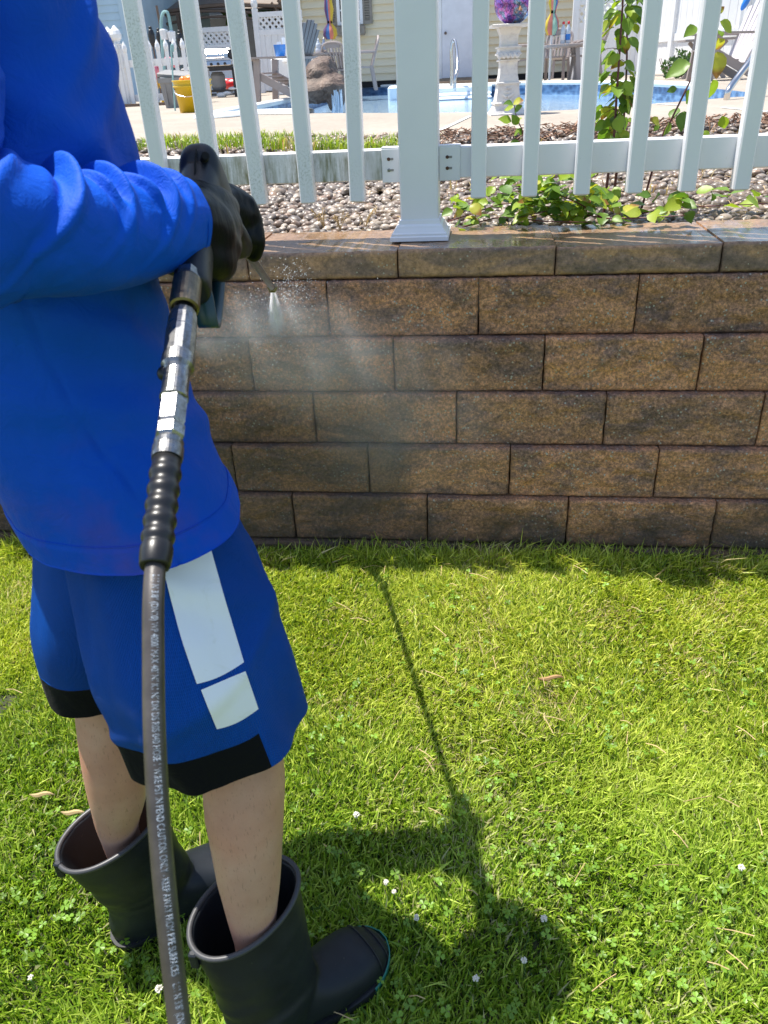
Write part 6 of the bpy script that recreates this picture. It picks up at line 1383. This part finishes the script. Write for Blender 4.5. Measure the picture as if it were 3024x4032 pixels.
def water():
    HIT = ay(599, 704, 2.035); d = nrm(HIT - NOZ); Ld = np.linalg.norm(HIT - NOZ)
    # jet
    s1 = nrm(np.cross(d, (0, 1, 0))); s2 = np.cross(d, s1); Lj = Ld * 1.45; b = MB(); b.lathe([(.006, 0), (.036, Lj * .5), (.066, Lj)], NOZ + d * .004, 20, axis=d); V = np.concatenate(b.V)
    def cone(t, p, de):
        N = t.nodes.new
        def mth(op, a, b_=None, c_=None):
            m = N('ShaderNodeMath'); m.operation = op
            for i_, x in enumerate((a, b_, c_)):
                if x is None: continue
                if isinstance(x, (int, float)): m.inputs[i_].default_value = x
                else: t.links.new(x, m.inputs[i_])
            return m.outputs[0]
        geo = N('ShaderNodeNewGeometry'); sub = N('ShaderNodeVectorMath'); sub.operation = 'SUBTRACT'; t.links.new(geo.outputs['Position'], sub.inputs[0]); sub.inputs[1].default_value = NOZ
        def dot(v):
            m = N('ShaderNodeVectorMath'); m.operation = 'DOT_PRODUCT'; t.links.new(sub.outputs[0], m.inputs[0]); m.inputs[1].default_value = v; return m.outputs['Value']
        u = mth('DIVIDE', dot(d), Lj); x, y = dot(s1), dot(s2); rr = mth('SQRT', mth('ADD', mth('MULTIPLY', x, x), mth('MULTIPLY', y, y))); w_ = mth('MULTIPLY_ADD', u, .036, .0042); q = mth('MAXIMUM', mth('SUBTRACT', 1.0, mth('DIVIDE', rr, w_)), 0.0)
        cm = N('ShaderNodeCombineXYZ'); t.links.new(mth('DIVIDE', x, w_), cm.inputs[0]); t.links.new(mth('DIVIDE', y, w_), cm.inputs[1]); t.links.new(mth('MULTIPLY', u, 1.2), cm.inputs[2]); nz = N('ShaderNodeTexNoise'); nz.inputs['Scale'].default_value = 3.5; nz.inputs['Detail'].default_value = 4; t.links.new(cm.outputs[0], nz.inputs[0])
        fade = mth('POWER', mth('MAXIMUM', mth('SUBTRACT', 1.0, u), 0.0), 2.6); t.links.new(mth('MULTIPLY', mth('MULTIPLY', mth('POWER', q, 1.4), fade), mth('MULTIPLY', mth('POWER', nz.outputs[0], 1.6), de * 3.0)), p.inputs['Density'])
    volume('water_jet', V, b.F, 1050, (1.0, .97, 1), 'bright white water jet leaving the lance nozzle', 'water', NOZ, cone)
    for i, (q, rx, ry, rz, de, ns, th, lb) in enumerate(((ay(580, 690, 2.02), .30, .038, .115, 30.0, 3.4, .28, 'burst of white spray where the water jet hits the wall'), (ay(690, 785, 2.01), .50, .05, .22, 22.0, 3.0, .30, 'thin mist drifting down the wall below the nozzle'), (ay(850, 930, 1.99), .42, .05, .30, 10.0, 2.8, .31, 'faint mist hanging before the lower wall blocks'), (ay(480, 740, 2.02), .24, .04, .08, 22.0, 3.4, .30, 'spray mist beside the hose coupler before the wall'))):
        ax2 = [np.array((rx, 0, 0)), np.array((0, ry, 0)), np.array((0, 0, rz))]; q = np.array(q); V, F = ellip(q, ax2)
        volume('spray_mist', V, F, de, (.98, .985, 1.0), lb, 'mist', q, lambda t, p, dd, q=q, ax2=ax2, ns=ns, th=th: local_falloff(t, p, dd, q, ax2, 1, ns, th))
    r = np.random.default_rng(10); b = MB()
    for i in range(70):
        a_ = r.uniform(0, 6.28); q_ = abs(r.normal(0, .5)); u0, u1 = r.uniform(0, .35), r.uniform(.3, .95); u1 = max(u1 * (1 - .45 * min(q_, 1)), u0 + .08); e_ = lambda u: NOZ + d * (u * Lj + .006) + (s1 * math.cos(a_) + s2 * math.sin(a_)) * q_ * (.003 + .030 * u); P_ = [e_(u0), e_((u0 + u1) / 2), e_(u1)]; b.tube(P_, [.0005, .0008, .0002], 4, False)
    tag(stuff(b.build('jet_strands', 'drop', None, True)), 'fine white strands of water inside the jet below the nozzle', 'water')
    r = np.random.default_rng(9); b = MB()
    for i in range(760):
        k = r.random()
        if k < .35: p = NOZ + d * r.uniform(.0, 1.0) * Ld + r.normal(size=3) * np.array([.045, .012, .045]) * r.uniform(.3, 1.2)
        elif k < .65: p = ay(640 + r.normal() * 22, 608 + r.normal() * 26, 2.02) + np.array([0, r.uniform(-.05, 0), 0])
        else: p = ay(600 + r.normal() * 95, 700 + r.normal() * 60, 2.0) + np.array([0, r.uniform(-.1, .02), 0])
        b.ball(p, r.uniform(.0005, .0012), 5, 4)
    tag(stuff(b.build('water_droplets', 'drop', None, True)), 'scattered white water droplets around the nozzle', 'droplets')
water()

# ================================================================== PLANTS BY THE FENCE, SMALL LAWN THINGS
def leaf_mesh(i):
    r = np.random.default_rng(300 + i); prof = [(0, .0), (.12, .20), (.32, .34), (.55, .33), (.78, .19), (1.0, 0)]; V = []; F = []
    curl = r.uniform(.15, .5); fold_ = r.uniform(.12, .45); tw = r.uniform(-.3, .3)
    for x, h in prof:
        z = -curl * x * x * .6
        for s in (-1, 0, 1): V.append((x * (1 - .12 * curl * x), s * h, z + abs(s) * h * fold_ + .03 * math.sin(9 * x + s) + s * tw * h * x))
    for j in range(5):
        a = j * 3; F += [[a, a + 1, a + 4, a + 3], [a + 1, a + 2, a + 5, a + 4]]
    me = _mesh('leaf', V, F); me.polygons.foreach_set('use_smooth', np.ones(len(F), bool)); me.materials.append(MAT['leaf_green'])
    cols = [(.16, .27, .03), (.22, .33, .03), (.12, .22, .03), (.30, .38, .04), (.17, .28, .05), (.40, .40, .05), (.10, .19, .03), (.26, .36, .03)]
    a = me.color_attributes.new('tint', 'FLOAT_COLOR', 'POINT'); t = np.ones((len(V), 4)); t[:, :3] = np.array(cols[i % 8]); t[1::3, :3] *= 1.15
    if i % 8 == 5: t[12:, :3] = (.28, .14, .04)
    a.data.foreach_set('color', t.ravel()); return me
LEAF = [leaf_mesh(i) for i in range(16)]
def leaf(parent, p, direction, normal, size, r):
    d = nrm(direction); n = np.asarray(normal, float); n = n - d * (n @ d); n = nrm(n); s = np.cross(n, d)
    M = Matrix((d, s, n)).transposed(); o = inst(LEAF[r.integers(0, 16)], parent, p, M.to_euler(), size, 'leaf')
def pstem(parent, K, r0, r1, n=30, nm='stem'):
    Q = crom(np.array(K, float), np.linspace(0, len(K) - 1, n)); b = MB(); b.tube(Q, np.linspace(r0, r1, n), 6); b.build(nm, 'stem', parent, True); return Q
def shrub():
    r = np.random.default_rng(77); Y = 2.56
    P = lambda x, y, dy=0: ay(x, y, Y + dy)
    base = P(1303, 470); t = thing('young_shrub', (base[0], base[1], .86), 'tall young leafy shrub with two dark red stems behind the right fence pickets', 'shrub')
    s1 = pstem(t, [(base[0], base[1], .84), P(1314, 375), P(1326, 297), P(1332, 206), P(1338, 119), P(1345, 8), P(1350, -90), P(1362, -190)], .0048, .002)
    s2 = pstem(t, [(base[0] + .03, base[1] + .05, .84), P(1331, 381, .05), P(1346, 270, .05), P(1350, 214, .05), P(1354, 131, .05), P(1355, 24, .05), P(1362, -80, .05)], .0045, .002)
    for Q, n in ((s1, 84), (s2, 70)):
        for i in range(n):
            f = r.uniform(.30, 1.0) if r.random() < .85 else r.uniform(.06, .3); p = Q[int(f * (len(Q) - 1))]; a = r.uniform(0, 6.28); d = np.array([math.cos(a), math.sin(a) * .8, r.uniform(-.5, .35)]); L = r.uniform(.012, .05)
            q = p + nrm(d) * L; b = None
            dd = d + np.array([0, 0, -.5]); leaf(t, q, dd, np.array([r.normal(0, .5), r.normal(-.35, .5), 1]), r.uniform(.038, .058), r)
            if i % 3 == 0: pstem(t, [p, p * .5 + q * .5 + (0, 0, .004), q], .0011, .0008, 5, 'leaf_stalk')
    # leaning shoot at the right
    b0 = ay(1424, 310, 2.62); t = thing('leaning_shoot', (b0[0], 2.62, .88), 'slanting red-stemmed shoot with a few large leaves between the right pickets', 'plant')
    Q = pstem(t, [(b0[0] - .03, 2.62, .88), ay(1430, 297, 2.62), ay(1448, 262, 2.62), ay(1472, 214, 2.62), ay(1491, 174, 2.62), ay(1512, 120, 2.62), ay(1535, 60, 2.62), ay(1560, -20, 2.62)], .0036, .0016)
    for (x0, y0, x1, y1) in ((1505, 58, 1478, 76), (1556, 46, 1584, 70), (1552, 82, 1556, 112), (1549, 112, 1552, 170), (1492, 138, 1434, 163), (1541, 172, 1536, 215), (1548, 30, 1566, 12), (1452, 258, 1464, 226), (1446, 262, 1437, 296), (1478, 240, 1470, 284), (1424, 268, 1404, 254), (1425, 270, 1410, 284), (1560, 80, 1552, 60), (1462, 190, 1440, 198), (1482, 196, 1500, 226), (1415, 300, 1400, 312), (1560, 250, 1566, 282), (1522, 282, 1530, 300)):
        p, q = ay(x0, y0, 2.62), ay(x1, y1, 2.62 + r.uniform(-.03, .03)); leaf(t, p, q - p, np.array([r.normal(0, .3), -.9, .6 + r.normal(0, .3)]), np.linalg.norm(q - p), r)
    # sapling in front of the pedestal
    b0 = ay(1137, 318, 2.75); t = thing('small_sapling', (b0[0], 2.75, .9), 'small sapling with a few leaves growing in the bed before the white pedestal', 'plant')
    Q = pstem(t, [(b0[0] + .01, 2.75, .89), ay(1131, 300, 2.75), ay(1122, 268, 2.75), ay(1114, 246, 2.75), ay(1110, 222, 2.75)], .0024, .0012, 14)
    for (x0, y0, x1, y1) in ((1108, 225, 1090, 220), (1109, 223, 1128, 214), (1110, 232, 1088, 236), (1112, 243, 1124, 226), (1120, 268, 1106, 250), (1118, 262, 1126, 252), (1105, 262, 1078, 254), (1124, 280, 1108, 292), (1126, 276, 1122, 294), (1125, 310, 1096, 318)):
        p, q = ay(x0, y0, 2.75), ay(x1, y1, 2.75 + r.uniform(-.03, .03)); leaf(t, p, q - p, np.array([r.normal(0, .3), -.8, .8]), np.linalg.norm(q - p) * 1.05, r)
shrub()
def vine(label, name, runs, n, zr, seed, size=(.035, .062)):
    r = np.random.default_rng(seed); K0 = az(*runs[0][0], .875); t = thing(name, (K0[0], K0[1], .86), label, 'plant'); Qs = []
    for K in runs:
        pts = [az(x, y, .872 + z) for x, y, z in [(k[0], k[1], k[2] if len(k) > 2 else .02) for k in K]]; Qs.append(pstem(t, pts, .0022, .0012, 20))
    for i in range(n):
        Q = Qs[r.integers(0, len(Qs))]; p = Q[r.integers(1, 20)] + np.array([r.normal(0, .025), r.normal(.02, .035), r.uniform(*zr)]); a = r.uniform(0, 6.28)
        p[1] = max(p[1], 2.33); leaf(t, p, (math.cos(a), math.sin(a) * .7, r.uniform(-.5, .4)), (r.normal(0, .45), r.normal(-.4, .45), 1), r.uniform(*size), r)
vine('bright green leafy runners spreading over the stones right of the fence post', 'leafy_runner', [[(968, 478), (1020, 462, .04), (1090, 440, .05), (1180, 446, .05), (1290, 468, .03)], [(1000, 490), (1080, 470, .02), (1180, 478, .03), (1280, 480, .02)], [(1300, 470), (1230, 430, .08), (1150, 412, .1), (1060, 420, .09)], [(1300, 470), (1200, 455, .05), (1120, 470, .04)]], 240, (-.01, .06), 5, (.030, .056))
vine('sparse pale green leaves straggling over the stones at the right end of the bed', 'straggling_runner', [[(1390, 460), (1450, 450, .03), (1540, 445, .03), (1659, 440, .03)], [(1310, 472), (1400, 470, .03), (1480, 465, .04)]], 40, (-.01, .04), 6)
def bed_weeds():
    r = np.random.default_rng(8); V = []; F = []; T = []; n = 0
    def tuft(x, y, z, m, h, sp, cols):
        nonlocal n
        for _ in range(m):
            a = r.uniform(0, 6.28); hh = h * r.uniform(.5, 1.2); le = r.uniform(.2, .9); w_ = r.uniform(.0018, .0035); d = np.array([math.cos(a), math.sin(a), 0]); s = np.array([-d[1], d[0], 0]); p = np.array([x + r.normal(0, sp), y + r.normal(0, sp), z])
            V.extend([p - s * w_, p + s * w_, p + d * hh * le * .35 + Z3 * hh * .65 + s * w_ * .8, p + d * hh * le * .35 + Z3 * hh * .65 - s * w_ * .8, p + d * hh * le + Z3 * hh * .9]); F.extend([[n, n + 1, n + 2, n + 3], [n + 3, n + 2, n + 4]]); c = np.array(cols[r.integers(0, len(cols))]) * r.uniform(.8, 1.2); T.extend([c] * 5); n += 5
    G = [(.26, .36, .03), (.34, .42, .05), (.18, .28, .03)]; S = [(.45, .33, .15), (.30, .18, .09), (.52, .42, .22)]
    for x in np.arange(-3.0, 1.7, .045):
        e = deck_near(x); k = vnoise(np.array([[x * 2.3, 0, 3.3]]), 4)[0]
        right = x > -.25
        if r.random() < (.55 if not right else .5) and k > -.45: tuft(x + r.normal(0, .02), e - r.uniform(.02, .10), ZD - .04, 9, .055 if not right else .045, .03, G if r.random() < (.8 if not right else .45) else S)
        if not right and k > -.05:
            for _ in range(6): tuft(x + r.normal(0, .03), e - r.uniform(.1, .75), bed_z(x, e - .4) + .01, 12, .06, .035, G if r.random() < .85 else S)
    for _ in range(60): x = r.uniform(-2.2, 1.5); y = r.uniform(2.5, 4.2); tuft(x, y, bed_z(x, y) + .01, 4, .06, .02, S)
    o = stuff(obj('bed_weeds', V, F, 'leaf_green', None, False, tint=np.array(T))); tag(o, 'low grass and dry weeds along the near edge of the pool deck', 'weeds')
    b = MB()
    for _ in range(900):
        x = r.uniform(-.35, 1.9); e = deck_near(x); y = e - abs(r.normal(0, .22)) - .02; q = nrm(r.normal(size=3) * (1, 1, .25)); L = r.uniform(.012, .035); c = np.array([x, y, bed_z(x, y) + .028 + r.uniform(0, .02)]); b.beam(c - q * L, c + q * L, r.uniform(.004, .009), .003)
    tag(stuff(b.build('bark_mulch', 'mulch')), 'brown bark mulch lying between the stones and the deck', 'mulch')
    # fallen needles and dry stalks on the near stones
    b = MB()
    for _ in range(260):
        x = r.uniform(-.5, .95); y = r.uniform(2.4, 3.3); a = r.uniform(-.5, .5) + (0 if r.random() < .7 else 1.5); L = r.uniform(.02, .06); z = bed_z(x, y) + .028; b.tube([(x - L * math.cos(a), y - L * math.sin(a), z), (x, y, z + r.uniform(.0, .012)), (x + L * math.cos(a), y + L * math.sin(a), z)], .0008, 3, False)
    tag(stuff(b.build('dry_needles', 'straw')), 'thin dry stalks scattered over the river stones', 'dry stalks')
    for i, (x, y, lb) in enumerate(((735, 497, 'small dry reddish weed between stones left of the fence post'), (700, 492, 'small yellowing weed leaning over the stones nearest the gloves'), (790, 490, 'dry seeded weed standing on stones just left of the post'), (1000, 402, 'small wilted weed under the rail bracket right of the post'))):
        q = az(x, y, .87); t = thing('dry_weed', q, lb, 'weed', 'dry weeds among the stones')
        for k in range(6):
            a = r.uniform(0, 6.28); L = r.uniform(.03, .06); e = q + np.array([math.cos(a) * L * .7, math.sin(a) * L * .4, L]); b = MB(); b.tube(crom(np.array([q, (q + e) / 2 + (0, 0, .008), e]), np.linspace(0, 2, 7)), [.0011] * 6 + [.0006], 4)
            for j in range(9): f = r.uniform(.35, 1); b.ball(q * (1 - f) + e * f + r.normal(0, .002, 3), r.uniform(.0011, .0022), 5, 4)
            b.build('stalk', 'straw', t)
bed_weeds()
def lawn_bits():
    r = np.random.default_rng(19)
    spots = [(834, 1906, 'tall white clover flower in the shadow above the boot toe'), (851, 1926, 'small clover flower just below the tall one'), (900, 1982, 'fading pinkish clover flower beyond the boot toe'), (1175, 1984, 'yellowish clover flower alone right of the lance shadow'), (1132, 2074, 'white clover flower at the edge of the gun shadow'), (1028, 2113, 'white clover flower between the boot toe and the gun shadow'), (1602, 1874, 'white clover flower at the far right of the lawn'), (344, 2136, 'white clover flower left of the hose near the photo bottom'), (66, 2112, 'pale clover flower at the lower left corner'), (770, 1760, 'small pale clover flower beside the near calf')]
    for x, y, lb in spots:
        q = az(x, y, .035); t = thing('clover_flower', (q[0], q[1], .0), lb, 'flower', 'white clover flowers in the lawn'); b = MB(); b.tube([(q[0] + .004, q[1] - .004, 0), (q[0], q[1], .034)], .0009, 5); b.build('stem', 'leaf_stalk', t); b = MB(); R = r.uniform(.0042, .0068)
        for i in range(34):
            d = nrm(r.normal(size=3) + (0, 0, .35)); b.tube([q + d * R * .3, q + d * R * .8, q + d * R], [R * .12, R * .22, R * .05], 4)
        b.build('flower_head', 'petal', t)
    for x, y, L, a, lb in ((1190, 1464, .030, .1, 'curled brown dead leaf lying in the middle of the sunlit lawn'), (90, 1716, .026, .05, 'pale dry pod lying on the lawn at left, upper one'), (158, 1755, .026, 0.0, 'pale dry pod lying behind the far boot, lower one')):
        q = az(x, y, .034); b = MB(); K = [q + np.array([math.cos(a) * L * f, math.sin(a) * L * f, .004 * math.sin(3 * f)]) for f in np.linspace(-1, 1, 9)]; b.tube(K, [.0008, .003, .0045, .005, .005, .0046, .004, .003, .0008], 6)
        tag(b.build('dead_leaf' if x > 1000 else 'dry_pod', 'deadleaf' if x > 1000 else 'straw'), lb, 'dead leaf' if x > 1000 else 'pod')
    b = MB()
    for _ in range(130):
        x = r.uniform(-1.1, 1.0); y = r.uniform(.55, 1.95); a = r.uniform(0, 3.14); L = r.uniform(.010, .032); z = .028 + r.uniform(0, .018); b.tube([(x - L * math.cos(a), y - L * math.sin(a), z), (x, y, z + .004), (x + L * math.cos(a), y + L * math.sin(a), z + r.uniform(-.006, .006))], .0009, 3, False)
    tag(stuff(b.build('grass_clippings', 'straw')), 'dry straw coloured clippings lying on the lawn', 'clippings')
MAT['leaf_stalk'] = simple('green_stalk', (.14, .22, .04), .5)
lawn_bits()
